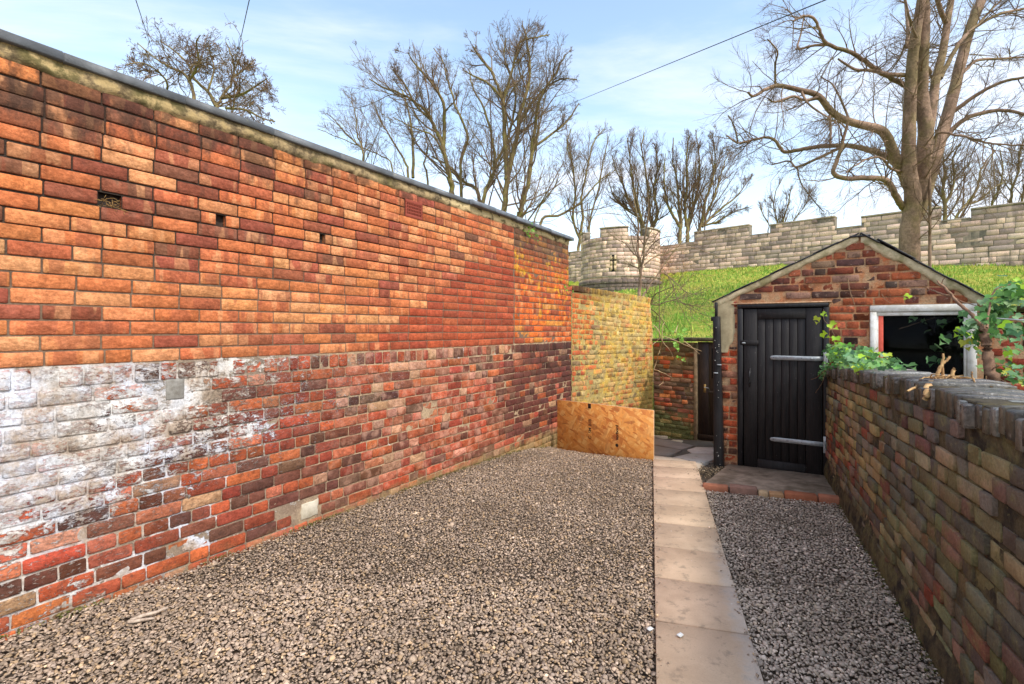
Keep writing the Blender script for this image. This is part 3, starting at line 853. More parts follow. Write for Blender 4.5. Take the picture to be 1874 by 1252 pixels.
# ------------------------------------------------------------ right garden wall
m_right = masonry_mat('dark_mossy_brick', RO, RA, 'right'); m_rightm = masonry_mat('mortar_right', RO, RA, 'right', True)
right = empty('garden_wall', RO, RA)
tag(right, 'low dark mossy brick wall with brick on edge coping on the right', 'wall')
rg = np.random.default_rng(41); M = Masonry(right, RO, RA, m_right, rg)
RL = 5.6
def r_top(t): return float(np.interp(t, [0, .9, 2.3, 3.5, 4.5, 6], [1.155, 1.232, 1.288, 1.325, 1.318, 1.33]))
def r_off(t): return .030 * t
RP = [(srgb(114, 103, 86), 5), (srgb(94, 84, 73), 5), (srgb(140, 121, 90), 3), (srgb(158, 137, 104), 2), (srgb(128, 94, 77), 3), (srgb(122, 113, 78), 3)]
RR = [(srgb(142, 72, 52), 4), (srgb(120, 68, 54), 3), (srgb(108, 76, 60), 2), (srgb(158, 94, 68), 1)]
LOOSE = []
z = -.36; row = 0
while z < 1.24:
    t = .02 - (row % 2) * .12; flem = 0
    while t < RL:
        L = (.118 if (flem % 2 == 1) ^ (rg.random() < .15) else .235) * (1 + rg.normal(0, .04)); flem += 1
        a, b_ = max(t, .015), min(t + L, RL); t += L
        if b_ - a < .05: continue
        c = (a + b_) / 2; zz = z + .04 + r_off(c) + sag(c + 40, row) * 1.3
        if zz + .04 > r_top(c) - .112: continue
        if abs(c - 2.95) < .10 and 1.02 < zz < 1.16: continue                     # a brick has fallen out here
        redness = sstep(.75, .35, zz) * sstep(4.6, 1.0, c) * .60 + .03
        if zz > .25 and rg.random() < redness: col = jit(pick(RR, rg), rg, .15)
        else: col = jit(pick(RP, rg), rg, .18, .06)
        if c < 2.6 and .35 < zz < 1.05 and rg.random() < .42: col = jit(srgb(156, 132, 88), rg, .16)
        M.brick(c, zz, b_ - a - .010 - abs(rg.normal(0, .002)), .0695 + rg.normal(0, .002), 'b' if b_ - a > .17 else 'g', col, rg.normal(-.004, .006), rg.normal(-.03, .012))
    z += .0805; row += 1
M.emit()
def y_right(t, z):
    n_ = mn.noise(Vector((t * 9 + 50, z * 9, 5))) * .6 + mn.noise(Vector((t * 28, z * 28, 3))) * .5
    foot = .028 * sstep(.14, .0, z - gz(3, 5) * .0 - r_off(t) * .6 + .02)
    return .0090 + .008 * n_ - foot
hz0 = 1.05
mortar_sheet('mortar', np.arange(0, RL + .01, .032), np.arange(-.45, 1.36, .032), y_right, lambda t: r_top(t) - .085, m_rightm, right)
mb = MB()
for k in range(14):
    a_ = k * RL / 14; b_ = a_ + RL / 14 - .0005
    mb.box(a_, b_, .05, .35, -.5, r_top(a_) - .10, .002)
mb.build('wall_core', m_core, right)
g = G('wet_coping_brick'); P = g.pos(); n1 = g.noise(P, 9, 6, .65); n2 = g.noise(P, 55, 5, .65); t_, z_ = g.frame(RO, RA)
pc, r = g.piece_color()
n3 = g.noise(P, 26, 6, .7)
c = g.mix(g.m('MULTIPLY', g.mr(n1, .46, .62), .55), pc, srgb(84, 80, 58)); c = g.mix(g.m('MULTIPLY', g.mr(g.noise(P, 5, 6, .7), .54, .62), .7), c, srgb(58, 54, 48)); c = g.mix(g.mr(n3, .60, .66), c, g.mix(.45, c, srgb(176, 174, 168)))
c = g.mix(1.0, c, g.mix(g.mr(n2, .3, .7), (.5, .5, .5), (1.4, 1.4, 1.4)), 'MULTIPLY')
m_cop = g.finish(c, g.mr(n1, .35, .65, .22, .50), g.bump(g.m('ADD', n3, g.m('MULTIPLY', n2, .6)), .006), .8)
t = .0
CP = [srgb(112, 108, 102), srgb(90, 85, 78), srgb(130, 127, 122), srgb(80, 73, 63), srgb(102, 94, 80)]
while t < RL - .05:
    L = .078 * (1 + rg.normal(0, .12)); zt = r_top(t + L / 2) + rg.normal(0, .008)
    y0 = -.012 + rg.normal(0, .014); y1 = .362 + rg.normal(0, .008)
    nx = 4; vs = []; 
    # a long weathered brick-on-edge: a lattice of five cross-sections
    ny = 5; zb_ = zt - .106 + rg.normal(0, .006)
    for j in range(ny):
        y = y0 + (y1 - y0) * j / (ny - 1)
        w = L / 2 - .004 - abs(rg.normal(0, .0018)); cx = t + L / 2 + rg.normal(0, .0015)
        h = zt - (.006 if j in (0, ny - 1) else 0) + rg.normal(0, .0025)
        ins = .006 if j in (0, ny - 1) else 0
        vs += [(cx - w + ins, y, zb_), (cx + w - ins, y, zb_), (cx + w - ins, y, h - .007), (cx + w - .005, y + (.008 if j == 0 else 0), h), (cx - w + .005, y + (.008 if j == 0 else 0), h), (cx - w + ins, y, h - .007)]
    fs = []
    for j in range(ny - 1):
        for q in range(6): a = j * 6 + q; b = j * 6 + (q + 1) % 6; fs.append((a, b, b + 6, a + 6))
    fs.append((5, 4, 3, 2, 1, 0)); fs.append(tuple((ny - 1) * 6 + q for q in range(6)))
    o = MB().add(vs, fs).build('coping_brick', m_cop, right); o.color = (*jit(pick(CP, rg), rg, .18, .03), 1)
    t += L
mb = MB()
for k in range(28):
    a_ = k * RL / 28; mb.box(a_, a_ + RL / 28 - .0005, .004, .355, r_top(a_) - .12, r_top(a_ + .1) - .014, .004)
mb.build('coping_mortar', m_rightm, right)

# ------------------------------------------------------------ shed
m_shed = masonry_mat('sooty_red_brick', SO, SA, 'shed'); m_shedm = masonry_mat('mortar_shed', SO, SA, 'shed', True)
shed = empty('brick_shed', SO, SA)
tag(shed, 'small gabled brick shed with black boarded door and white window frame', 'shed')
rg = np.random.default_rng(51); M = Masonry(shed, SO, SA, m_shed, rg, limit=300)
PK, PKZ = 1.493, 2.665
def s_top(x):
    return 1.965 + (PKZ - 1.965) * x / PK if x < PK else PKZ - (PKZ - 1.915) * (x - PK) / (2.52 - PK)
DOOR = (.235, 1.205, -.5, 1.905); WIN = (1.585, 2.47, 1.0, 1.862)
SW = 2.52
def near_rects(c, z, h): return [r_ for r_ in (DOOR, WIN) if z + h / 2 > r_[2] + .006 and z - h / 2 < r_[3] - .006]
SP = [(srgb(138, 72, 50), 4), (srgb(112, 68, 54), 4), (srgb(90, 66, 58), 3), (srgb(160, 86, 54), 2), (srgb(154, 120, 100), 2)]
z = -.26; row = 0; ph = .0885
while z < PKZ - .08:
    t = -.0 - (row % 2) * .12
    while t < SW:
        L = (.132 if rg.random() < .35 else .262) * (1 + rg.normal(0, .05))
        segs = [(max(t, .0), min(t + L, SW))]; t += L
        zm = z + ph / 2
        for r_ in near_rects(0, zm, ph - .01):
            ns = []
            for (p, q) in segs:
                if q <= r_[0] or p >= r_[1]: ns.append((p, q)); continue
                if r_[0] - p > .03: ns.append((p, r_[0]))
                if q - r_[1] > .03: ns.append((r_[1], q))
            segs = ns
        for (p, q) in segs:
            # cut to the gable slope
            zt = zm + ph / 2 + .030
            if zt > 1.9:
                xl = (zt - 1.965) / (PKZ - 1.965) * PK; xr = PK + (PKZ - zt) / (PKZ - 1.915) * (2.52 - PK)
                p = max(p, xl); q = min(q, xr)
            if q - p < .05: continue
            c = (p + q) / 2
            if p < .08 and 1.30 < zm < 1.97 and c < .22: continue      # hidden under the render patch
            col = jit(pick(SP, rg), rg, .2, .06)
            if c < .24 and zm < 1.3: col = jit(srgb(184, 84, 52) if rg.random() < .6 else srgb(150, 104, 80), rg, .15)
            if c > 1.2 and zm > 1.2 and rg.random() < .25: col = jit(srgb(168, 92, 58), rg, .15)
            M.brick(c, zm + sag(c + 70, row), q - p - .013 - abs(rg.normal(0, .004)), ph - .013 - abs(rg.normal(0, .003)), 'b' if q - p > .17 else 'g', col, rg.normal(-.004, .004), rg.normal(.0, .012))
    z += ph; row += 1
M.emit()
mortar_sheet('mortar', np.arange(0, SW + .001, SW / 78), np.arange(-.5, 2.72, .032), lambda t, z: .0045 + .0035 * mn.noise(Vector((t * 12 + 9, z * 12, 5))) + .003 * mn.noise(Vector((t * 40, z * 40, 5))), lambda t: s_top(t) - .005, m_shedm, shed, [DOOR, WIN])
wb = MB()
def wbox(*a): wb.box(*a, .001)
wbox(.001, .233, .03, .14, -.5, 1.90); wbox(1.207, 1.583, .03, .14, -.5, 1.90); wbox(2.472, 2.519, .03, .14, -.5, 1.85)
wbox(1.5835, 2.4715, .031, .139, -.5, .998)
vs = [(.03, .03, 1.901), (.03, .14, 1.901)]; 
wb.add([(0.01, .03, 1.907), (2.51, .03, 1.907), (2.40, .03, 1.93), (PK, .03, PKZ - .03), (.01, .03, 1.95), (0.01, .14, 1.907), (2.51, .14, 1.907), (2.40, .14, 1.93), (PK, .14, PKZ - .03), (.01, .14, 1.95)],
       [(0, 1, 2, 3, 4), (9, 8, 7, 6, 5), (0, 5, 6, 1), (1, 6, 7, 2), (2, 7, 8, 3), (3, 8, 9, 4), (4, 9, 5, 0)])
wb.add([(.01, 2.28, 1.80), (2.51, 2.28, 1.80), (2.50, 2.28, 1.92), (PK, 2.28, PKZ - .02), (.01, 2.28, 1.96), (.01, 2.38, 1.80), (2.51, 2.38, 1.80), (2.50, 2.38, 1.92), (PK, 2.38, PKZ - .02), (.01, 2.38, 1.96)],
       [(0, 1, 2, 3, 4), (9, 8, 7, 6, 5), (0, 5, 6, 1), (1, 6, 7, 2), (2, 7, 8, 3), (3, 8, 9, 4), (4, 9, 5, 0)])
wb.build('gable_core', m_core, shed)
sw_ = MB(); sw_.box(.0, .12, .141, 2.4, -.6, 1.93, .002); sw_.box(2.40, 2.52, .141, 2.4, -.6, 1.88, .002); sw_.box(.121, 2.399, 2.28, 2.4, -.6, 1.9, .002)
sw_.build('shed_walls', m_shedm, shed)
# roof slabs with dark slates at the edge
m_roofs = simple_mat('dark_roof_slate', srgb(58, 58, 62), srgb(36, 36, 38), 14, .6, .003, .4)
def slope_box(name, x0, z0, x1, z1, y0, y1, th, mat, off=0.0, parent=shed, c=.004):
    L = math.hypot(x1 - x0, z1 - z0); a = math.atan2(z1 - z0, x1 - x0)
    Mx = Matrix.Translation((x0, 0, z0)) @ Matrix.Rotation(-a, 4, 'Y')
    return MB().box(0, L, y0, y1, off, off + th, c, Mx).build(name, mat, parent)
n_sl = 7
for side, (xa, za, xb, zb_) in enumerate(((-.06, 1.965 - .028, PK, PKZ), (PK, PKZ, 2.56, 1.915 - .03))):
    for k in range(n_sl):
        u0, u1 = k / n_sl, (k + 1) / n_sl + .02
        if side == 1: u0 = k / n_sl
        X0, Z0 = xa + (xb - xa) * u0, za + (zb_ - za) * u0; X1, Z1 = xa + (xb - xa) * min(u1, 1.0), za + (zb_ - za) * min(u1, 1.0)
        lift = .008 if k % 2 else .0
        if side == 1 and k in (1, 2): lift += .022
        ov = -.045 if side == 1 else -.030
        slope_box('roof_slate', X0, Z0 + lift, X1, Z1 + lift, ov, 2.44, .013, m_roofs, .004)
rid = MB(); rid.box(PK - .10, PK + .10, -.04, 2.44, PKZ + .014, PKZ + .034, .008)
rid.v = [(x, y, z - abs(x - PK) * .55) for (x, y, z) in rid.v]; 
rid.build('ridge_tile', m_roofs, shed)
# cement verges
g = G('cement_verge'); P = g.pos(); n1 = g.noise(P, 7, 6, .65); n2 = g.noise(P, 45, 5, .65)
c = g.mix(g.mr(n1, .38, .62), srgb(212, 194, 158), srgb(176, 160, 124)); c = g.mix(g.m('MULTIPLY', g.mr(g.noise(P, 4, 4, .6), .52, .62), .55), c, srgb(126, 122, 74))
c = g.mix(1.0, c, g.mix(n2, (.8, .8, .8), (1.2, 1.2, 1.2)), 'MULTIPLY'); m_verge = g.finish(c, .95, g.bump(g.m('ADD', n1, n2), .006), .2)
def verge(xa, za, xb, zb_, width, seed):
    r_ = np.random.default_rng(seed); n_ = 36; V = []; F = []
    for i in range(n_ + 1):
        u = i / n_; x = xa + (xb - xa) * u; z = za + (zb_ - za) * u
        w = width * (1 + .35 * mn.noise(Vector((u * 7, seed, 0))) + r_.normal(0, .06))
        yy = -.018 + .006 * mn.noise(Vector((u * 20, seed, 2)))
        V += [(x, yy + .006, z + .002), (x, yy, z - .012), (x, yy + .002, z - w * .75), (x, yy + .016, z - w), (x, .02, z - w), (x, .02, z + .002)]
    for i in range(n_):
        for q in range(5): a = i * 6 + q; F.append((a, a + 1, a + 7, a + 6))
    MB().add(V, F).build('verge', m_verge, shed, smooth=False)
verge(-.045, 1.965 - .02, PK - .01, PKZ, .080, 1); verge(PK + .01, PKZ, 2.55, 1.915 - .015, .105, 2)
# cement render patch on the left pier
V = []; F = []; n_ = 30
for i in range(n_ + 1):
    z = 1.30 + (1.955 - 1.30) * i / n_
    r0 = .004; r1 = .205 + .025 * mn.noise(Vector((0, z * 9, 3))) + (0.0 if z > 1.5 else -.09 * sstep(1.5, 1.3, z) * (1 + mn.noise(Vector((2, z * 14, 3)))))
    if z > 1.80: r1 += .0
    for k in range(7):
        x = r0 + (r1 - r0) * k / 6; V.append((x, -.012 + .003 * mn.noise(Vector((x * 20, z * 9, 1))) + (.014 if k == 6 else 0), z))
for i in range(n_):
    for k in range(6): a = i * 7 + k; F.append((a, a + 1, a + 8, a + 7))
m_render = simple_mat('buff_cement_render', srgb(184, 168, 134), srgb(160, 144, 112), 9, .95, .002)
MB().add(V, F).build('render_patch', m_render, shed, smooth=True)
# lintel
m_lint = simple_mat('pale_lintel', srgb(200, 164, 128), srgb(160, 124, 96), 22, .9, .004)
MB().box(.17, 1.235, -.024, .10, 1.905, 1.922, .006).build('lintel', m_lint, shed)
# door
def paint(name, a, b, rough, grain=70):
    g = G(name); P = g.pos(); n1 = g.noise(g.vm('MULTIPLY', P, (1, 1, .07)), grain, 6, .6, .4); n2 = g.noise(P, 6, 4, .6); n3 = g.noise(P, 120, 2, .5)
    c = g.mix(g.mr(n1, .35, .65), a, b)
    c = g.mix(g.m('MULTIPLY', g.mr(g.noise(P, 85, 3, .5), .73, .76), .7), c, srgb(170, 164, 158))
    return g.finish(c, g.mr(n2, .3, .7, rough, rough + .15), g.bump(g.m('ADD', n1, g.m('MULTIPLY', n3, .3)), .0012), .30)
m_black = paint('black_door_paint', srgb(26, 23, 23), srgb(38, 34, 33), .55)
m_blackf = paint('black_frame_paint', srgb(24, 22, 24), srgb(38, 36, 36), .45, 40)
DZ0, DZ1 = -.168, 1.846
fr = [(.237, .300, -.30, 1.855), (1.148, 1.203, -.30, 1.855)]
for (x0, x1, z0, z1) in fr: MB().box(x0, x1, -.022, .09, z0, z1, .006).build('door_frame', m_blackf, shed)
MB().box(.236, 1.204, -.026, .09, 1.857, 1.903, .006).build('door_frame', m_blackf, shed)
door = empty('door', (.31, .012, DZ0), 0, shed); DW, DH = 1.142 - .31, DZ1 - DZ0
MB().box(0, .150, -.022, .022, 0, DH, .004).build('stile', m_black, door)
MB().box(DW - .165, DW, -.022, .022, 0, DH, .004).build('stile', m_black, door)
MB().box(.152, DW - .167, -.0215, .022, DH - .125, DH - .0015, .004).build('rail', m_black, door)
MB().box(.152, DW - .167, -.0215, .022, .0015, .165, .004).build('rail', m_black, door)
nb = 6; bw = (DW - .167 - .152) / nb
for k in range(nb):
    MB().box(.152 + k * bw + .0022, .152 + (k + 1) * bw - .0022, -.010 + rg.normal(0, .0006), .015, .166, DH - .126, .0030).build('board', m_black, door)
MB().box(.153, DW - .168, .012, .020, .16, DH - .12, .001).build('groove_backing', m_dark, door)
sc = MB()
for (zz) in (1.42, .43):
    mbh = MB()
    n_ = 8; x1, x0 = DW + .006, .36 * DW - .01
    V = []; 
    prof = [(x0, 0), (x0 + .012, .020), (x0 + .05, .026), (x1 - .10, .026), (x1, .026), (x1, -.026), (x1 - .10, -.026), (x0 + .05, -.026), (x0 + .012, -.020)]
    vs = [(p[0], -.029, zz + p[1] * (1 if p[0] < x1 - .05 else 1.0)) for p in prof] + [(p[0], -.0235, zz + p[1]) for p in prof]
    m_ = len(prof); fs = [tuple(range(m_ - 1, -1, -1)), tuple(range(m_, 2 * m_))] + [(q, (q + 1) % m_, (q + 1) % m_ + m_, q + m_) for q in range(m_)]
    if zz < 1: 
        vs = [(x, y, z_ - (x - x0) * -.0) for x, y, z_ in vs]
    mbh.add(vs, fs); 
    h = mbh.build('strap_hinge', m_steel, door)
    MB().box(DW + .008, DW + .052, -.040, -.035, zz - .095, zz + .095, .002).build('hinge_plate', m_steel, h)
    tube_mesh('hinge_pin', [one_tube([(DW + .018, -.046, zz - .045), (DW + .018, -.046, zz + .045)], .008, .008, 3, 8)], m_steel, h)
    for (bx, rr) in ((DW - .11, .011), (DW - .21, .004), (DW - .36, .004), (x0 + .04, .004)):
        tube_mesh('bolt', [(np.array([[[bx, -.029, zz], [bx, -.036, zz], [bx, -.0375, zz]]]), np.array([[rr, rr * .8, .0005]]), 8)], m_steel if rr > .005 else m_dark, h)
MB().box(-.045, .165, -.034, -.023, 1.565, 1.625, .003).build('slide_bolt', m_black, door)
MB().box(-.02, .02, -.040, -.0345, 1.585, 1.60, .003).build('bolt_knob', m_steel, door)
hd = MB().box(.055, .080, -.026, -.0225, 1.05, 1.28, .002).build('handle_plate', m_black, door)
tube_mesh('door_handle', [one_tube([(.068, -.024, 1.245), (.068, -.055, 1.225), (.068, -.062, 1.17), (.068, -.055, 1.11), (.068, -.024, 1.09)], .008, .008, 12, 8)], paint('gloss_black_iron', srgb(30, 30, 32), srgb(60, 60, 62), .25), door)
# window
g = G('flaking_white_paint'); P = g.pos(); n1 = g.noise(P, 8, 6, .7); n2 = g.noise(P, 34, 6, .72)
c = g.mix(g.mr(n1, .4, .6), srgb(236, 234, 228), srgb(212, 208, 196)); c = g.mix(g.mr(n2, .66, .69), c, srgb(120, 104, 86))
m_white = g.finish(c, .6, g.bump(n2, .0015), .4)
win = empty('window', (0, 0, 0), 0, shed)
x0, x1, z0, z1 = WIN
for (a, b, c_, d_) in ((x0 + .003, x1 - .003, z1 - .075, z1 - .004), (x0 + .003, x0 + .062, z0, z1 - .077), (x1 - .075, x1 - .003, z0, z1 - .077), (x0 + .003, x1 - .003, z0 - .06, z0 - .002)):
    MB().box(a, b, -.016, .10, c_, d_, .004).build('frame', m_white, win)
for (a, b, c_, d_) in ((x0 + .064, x1 - .077, z1 - .118, z1 - .079), (x0 + .064, x0 + .078, z0, z1 - .12), (x1 - .098, x1 - .077, z0, z1 - .12)):
    MB().box(a, b, .004, .05, c_, d_, .003).build('sash', m_white, win)
m_redf = simple_mat('faded_red_board', srgb(226, 104, 84), srgb(204, 88, 70), 12, .8, .001)
MB().box(x0 + .079, x0 + .122, .006, .0255, z0, z1 - .121, .002).build('red_batten', m_redf, win)
g = G('window_glass'); 
tr = g.node('ShaderNodeBsdfTransparent'); tr.inputs[0].default_value = (.72, .74, .74, 1); gl = g.node('ShaderNodeBsdfGlossy'); gl.inputs['Roughness'].default_value = .05
fz = g.node('ShaderNodeFresnel'); fz.inputs[0].default_value = 1.16; ms = g.node('ShaderNodeMixShader')
g.t.links.new(fz.outputs[0], ms.inputs[0]); g.t.links.new(tr.outputs[0], ms.inputs[1]); g.t.links.new(gl.outputs[0], ms.inputs[2]); g.t.links.new(ms.outputs[0], g.out.inputs[0])
MB().box(x0 + .0785, x1 - .0985, .026, .0295, z0 + .001, z1 - .1205, .0005).build('pane', g.mat, win)
m_int = simple_mat('dark_interior', srgb(26, 24, 26), srgb(16, 15, 17), 8, .95, 0)  # near-black: the darkness of the unlit shed is put into this colour
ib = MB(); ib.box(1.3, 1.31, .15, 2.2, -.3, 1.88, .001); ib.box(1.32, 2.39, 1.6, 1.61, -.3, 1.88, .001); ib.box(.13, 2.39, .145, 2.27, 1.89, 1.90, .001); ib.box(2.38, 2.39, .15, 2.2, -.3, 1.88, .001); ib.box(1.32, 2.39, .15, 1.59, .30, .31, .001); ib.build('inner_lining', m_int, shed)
# leaning black corner post and its iron hook
post = empty('timber_post', w2(SO, SA, .022, -.07, gz(2.6, 6.3) - .05), SA)
tag(post, 'tall black painted post leaning against the left corner of the shed', 'post')
mb = MB(); n_ = 11
for i in range(n_):
    u = i / (n_ - 1); z = u * 1.96; w = .058 - .018 * u + .002 * mn.noise(Vector((0, z * 3, 1))); sh = -.030 * u + .01
    cxy = sh + .004 * mn.noise(Vector((3, z * 2, 1))); d_ = .055 - .018 * u
    mb.v += [(cxy - w + .008, -d_, z), (cxy + w - .008, -d_, z), (cxy + w, -d_ + .008, z), (cxy + w, d_, z), (cxy - w, d_, z), (cxy - w, -d_ + .008, z)]; mb.c += [(0, 0, 0, 1)] * 6; mb.e += [0] * 6
for i in range(n_ - 1):
    for q in range(6): a = i * 6 + q; b = i * 6 + (q + 1) % 6; mb.f.append((a, b, b + 6, a + 6))
mb.f.append(tuple(range((n_ - 1) * 6, n_ * 6)))
mb.build('shaft', m_blackf, post)
MB().box(-.040, -.008, -.02, .02, 1.955, 2.14, .006).build('spike', m_blackf, post)
MB().box(-.085, -.03, -.03, -.012, 1.90, 1.955, .012).build('hook', m_blackf, post)
ns = MB()
for k in range(18):
    z = rg.random() * 1.85 + .05; x = (-.030 * z / 1.96 + .01) + rg.uniform(-.03, .03); s_ = rg.uniform(.0012, .0032); ns.box(x - s_, x + s_, -.0575 + .018 * z / 1.96, -.05, z - s_, z + s_ * 2, .001)
o = ns.build('paint_flecks', m_white, post)
o['kind'] = 'stuff'
for (z, x) in ((1.35, .02), (1.245, -.02)): MB().box(x - .025, x + .025, -.062, -.035, z - .006, z + .006, .002).build('nail_plate', m_steel, post)

# ------------------------------------------------------------ neighbour's wall to the right of the shed
m_nb = m_shed; NO = w2(SO, SA, 2.535, .0); nbw = empty('brick_wall', NO, SA)
tag(nbw, 'dark red brick wall behind the ivy at the right edge, beyond the shed window', 'wall')
rg = np.random.default_rng(61); M = Masonry(nbw, NO, SA, m_shed, rg)
z = .0; row = 0
while z < 1.74:
    t = .0 - (row % 2) * .13
    while t < 2.2:
        L = (.13 if rg.random() < .3 else .262); a, b_ = max(t, .0), min(t + L, 2.2); t += L
        if b_ - a < .05: continue
        c = (a + b_) / 2
        M.brick(c, z + .044 + sag(c, row), b_ - a - .018, .070, 'b' if b_ - a > .17 else 'g', jit(srgb(150, 66, 44) if rg.random() < .7 else srgb(96, 62, 54), rg, .15), rg.normal(0, .004), rg.normal(0, .008))
    z += .0885; row += 1
M.emit()
mortar_sheet('mortar', np.arange(0, 2.21, .05), np.arange(-.3, 1.8, .05), lambda t, z: .006 + .005 * mn.noise(Vector((t * 12, z * 12, 1))), lambda t: 1.78, m_shedm, nbw)
nb_ = MB(); nb_.box(0, 2.2, .04, .26, -.5, 1.775, .003); nb_.build('wall_core', m_core, nbw)
MB().box(-.0, 2.24, -.04, .30, 1.782, 1.83, .01).build('capstone', m_capstone, nbw)
# ------------------------------------------------------------ ground
m_soil = simple_mat('dark_soil', srgb(104, 90, 74), srgb(72, 62, 52), 16, .95, .006)
def path_l(Y): return .65 + .2835 * (Y - 2.215)
def path_r(Y): return 1.13 + .302 * (Y - 2.215)
def wall_x(Y): return (Y * .534 - 3.6) / .845
def rwall_x(Y): return 3.195 + .479 * (Y - 4.78)
OSB_L, OSB_R = Vector((.70, 7.60)), Vector((1.90, 6.60))
ED_L, ED_R = Vector((2.02, 5.22)), Vector((3.17, 4.72))
def grid_ground(name, x0, x1, y0, y1, st, zf, mat, keep=None):
    xs = np.arange(x0, x1 + st * .5, st); ys = np.arange(y0, y1 + st * .5, st); V = []; F = []
    for x in xs:
        for y in ys: V.append((x, y, zf(x, y)))
    ny = len(ys)
    for i in range(len(xs) - 1):
        for j in range(ny - 1): F.append((i * ny + j, (i + 1) * ny + j, (i + 1) * ny + j + 1, i * ny + j + 1))
    me = mesh_np(name, V, [k for f in F for k in f], np.arange(len(F)) * 4, np.full(len(F), 4), mat, True)
    o = link(name, me); o['kind'] = 'structure'; return o
grid_ground('ground', -4, 9, -3, 10.9, .12, lambda x, y: gz(x, y) - .022 + .006 * mn.noise(Vector((x * 5, y * 5, 0))), m_soil)
m_far = simple_mat('rough_ground', srgb(96, 96, 56), srgb(70, 66, 44), 2, .95, .01)
o = MB().add([(-900, -900, -1.3), (900, -900, -1.3), (900, 900, -1.3), (-900, 900, -1.3)], [(0, 1, 2, 3)]).build('land', m_far); o['kind'] = 'structure'

# gravel chips
g = G('gravel_stone'); P = g.pos(); pc, r = g.piece_color(); n1 = g.noise(P, 190, 3, .6); n2 = g.noise(P, 1.3, 4, .6)
c = g.mix(1.0, pc, g.mix(n1, (.78, .78, .78), (1.2, 1.2, 1.2)), 'MULTIPLY')
c = g.mix(1.0, c, g.mix(g.mr(n2, .35, .65), (.84, .83, .81), (1.10, 1.10, 1.10)), 'MULTIPLY')
m_grav = g.finish(c, .9, g.bump(n1, .0015), .25)
def ico():
    p = (1 + 5 ** .5) / 2
    v = np.array([(-1, p, 0), (1, p, 0), (-1, -p, 0), (1, -p, 0), (0, -1, p), (0, 1, p), (0, -1, -p), (0, 1, -p), (p, 0, -1), (p, 0, 1), (-p, 0, -1), (-p, 0, 1)]) / math.sqrt(1 + p * p)
    f = [(0, 11, 5), (0, 5, 1), (0, 1, 7), (0, 7, 10), (0, 10, 11), (1, 5, 9), (5, 11, 4), (11, 10, 2), (10, 7, 6), (7, 1, 8), (3, 9, 4), (3, 4, 2), (3, 2, 6), (3, 6, 8), (3, 8, 9), (4, 9, 5), (2, 4, 11), (6, 2, 10), (8, 6, 7), (9, 8, 1)]
    return v, np.array(f)
def octa():
    v = np.array([(1, 0, 0), (-1, 0, 0), (0, 1, 0), (0, -1, 0), (0, 0, 1), (0, 0, -1)], float)
    v[0, 1] = .3; v[1, 1] = -.25; v[2, 0] = -.3; v[3, 0] = .3
    f = [(0, 2, 4), (2, 1, 4), (1, 3, 4), (3, 0, 4), (2, 0, 5), (1, 2, 5), (3, 1, 5), (0, 3, 5)]
    return v, np.array(f)
def in_gravel(x, y):
    L = (x > wall_x(y) + .01) & (x < path_l(y) - .006)
    u = (OSB_R - OSB_L); L &= ((x - OSB_L.x) * u.y - (y - OSB_L.y) * u.x) > .012 * 1.5
    L &= ~((x < OSB_L.x) & (y > 7.75))
    R = (x > path_r(y) + .006) & (x < rwall_x(y) - .0)
    e = (ED_R - ED_L); R &= ((x - ED_L.x) * e.y - (y - ED_L.y) * e.x) > .0
    return L, R
def chips(name, pts, size, geo, pal, label):
    rg = np.random.default_rng(len(pts)); v0, f0 = geo; N = len(pts); nv = len(v0)
    T = []
    for q in range(16):
        v = v0 * rg.uniform(.60, 1.22, (nv, 1)); v = v * np.array([1, rg.uniform(.62, .95), rg.uniform(.26, .48)]); T.append(v)
    T = np.array(T); V = T[rg.integers(16, size=N)]
    s = size * rg.lognormal(0, .26, (N, 1, 1)); V = V * s
    def rot(ax, a):
        c, s_ = np.cos(a), np.sin(a); R = np.zeros((N, 3, 3)); i, j = [(1, 2), (0, 2), (0, 1)][ax]; R[:, ax, ax] = 1
        R[:, i, i] = c; R[:, j, j] = c; R[:, i, j] = -s_; R[:, j, i] = s_; return R
    R = rot(2, rg.uniform(0, 6.28, N)) @ rot(0, rg.normal(0, .36, N)) @ rot(1, rg.normal(0, .36, N)) @ rot(2, rg.uniform(0, 6.28, N))
    V = np.einsum('nij,nvj->nvi', R, V)
    z = np.array([gz(x, y) for x, y in pts]) + rg.uniform(-.006, .010, N)
    V += np.concatenate([pts, z[:, None]], 1)[:, None]
    C = np.array([srgb(*p) for p in pal])[rg.integers(len(pal), size=N)] * rg.lognormal(0, .16, (N, 1))
    light = rg.random(N) < .022; C[light] *= 1.7
    C = np.concatenate([C, np.ones((N, 1))], 1)
    Ff = (f0[None] + (np.arange(N) * nv)[:, None, None]).reshape(-1, 3)
    me = mesh_np(name, V.reshape(-1, 3), Ff.ravel(), np.arange(len(Ff)) * 3, np.full(len(Ff), 3), m_grav, False, np.repeat(C, nv, 0))
    o = link(name, me); o.color = (0, 0, 0, 0); tag(o, label, 'gravel', None, 'stuff'); return o
def scatter(x0, x1, y0, y1, st, side, seed):
    rg = np.random.default_rng(seed)
    gx, gy = np.meshgrid(np.arange(x0, x1, st), np.arange(y0, y1, st)); p = np.stack([gx.ravel(), gy.ravel()], 1) + rg.uniform(-st * .55, st * .55, (gx.size, 2))
    L, R = in_gravel(p[:, 0], p[:, 1]); m = (L if side == 0 else R)
    # only what the lens or a step to the side of it could see
    m &= (np.abs(p[:, 0]) < p[:, 1] * 1.35 + .6)
    return p[m]
GP = [(172, 150, 129), (156, 136, 117), (186, 164, 141), (144, 126, 108), (166, 147, 130), (180, 153, 121)]
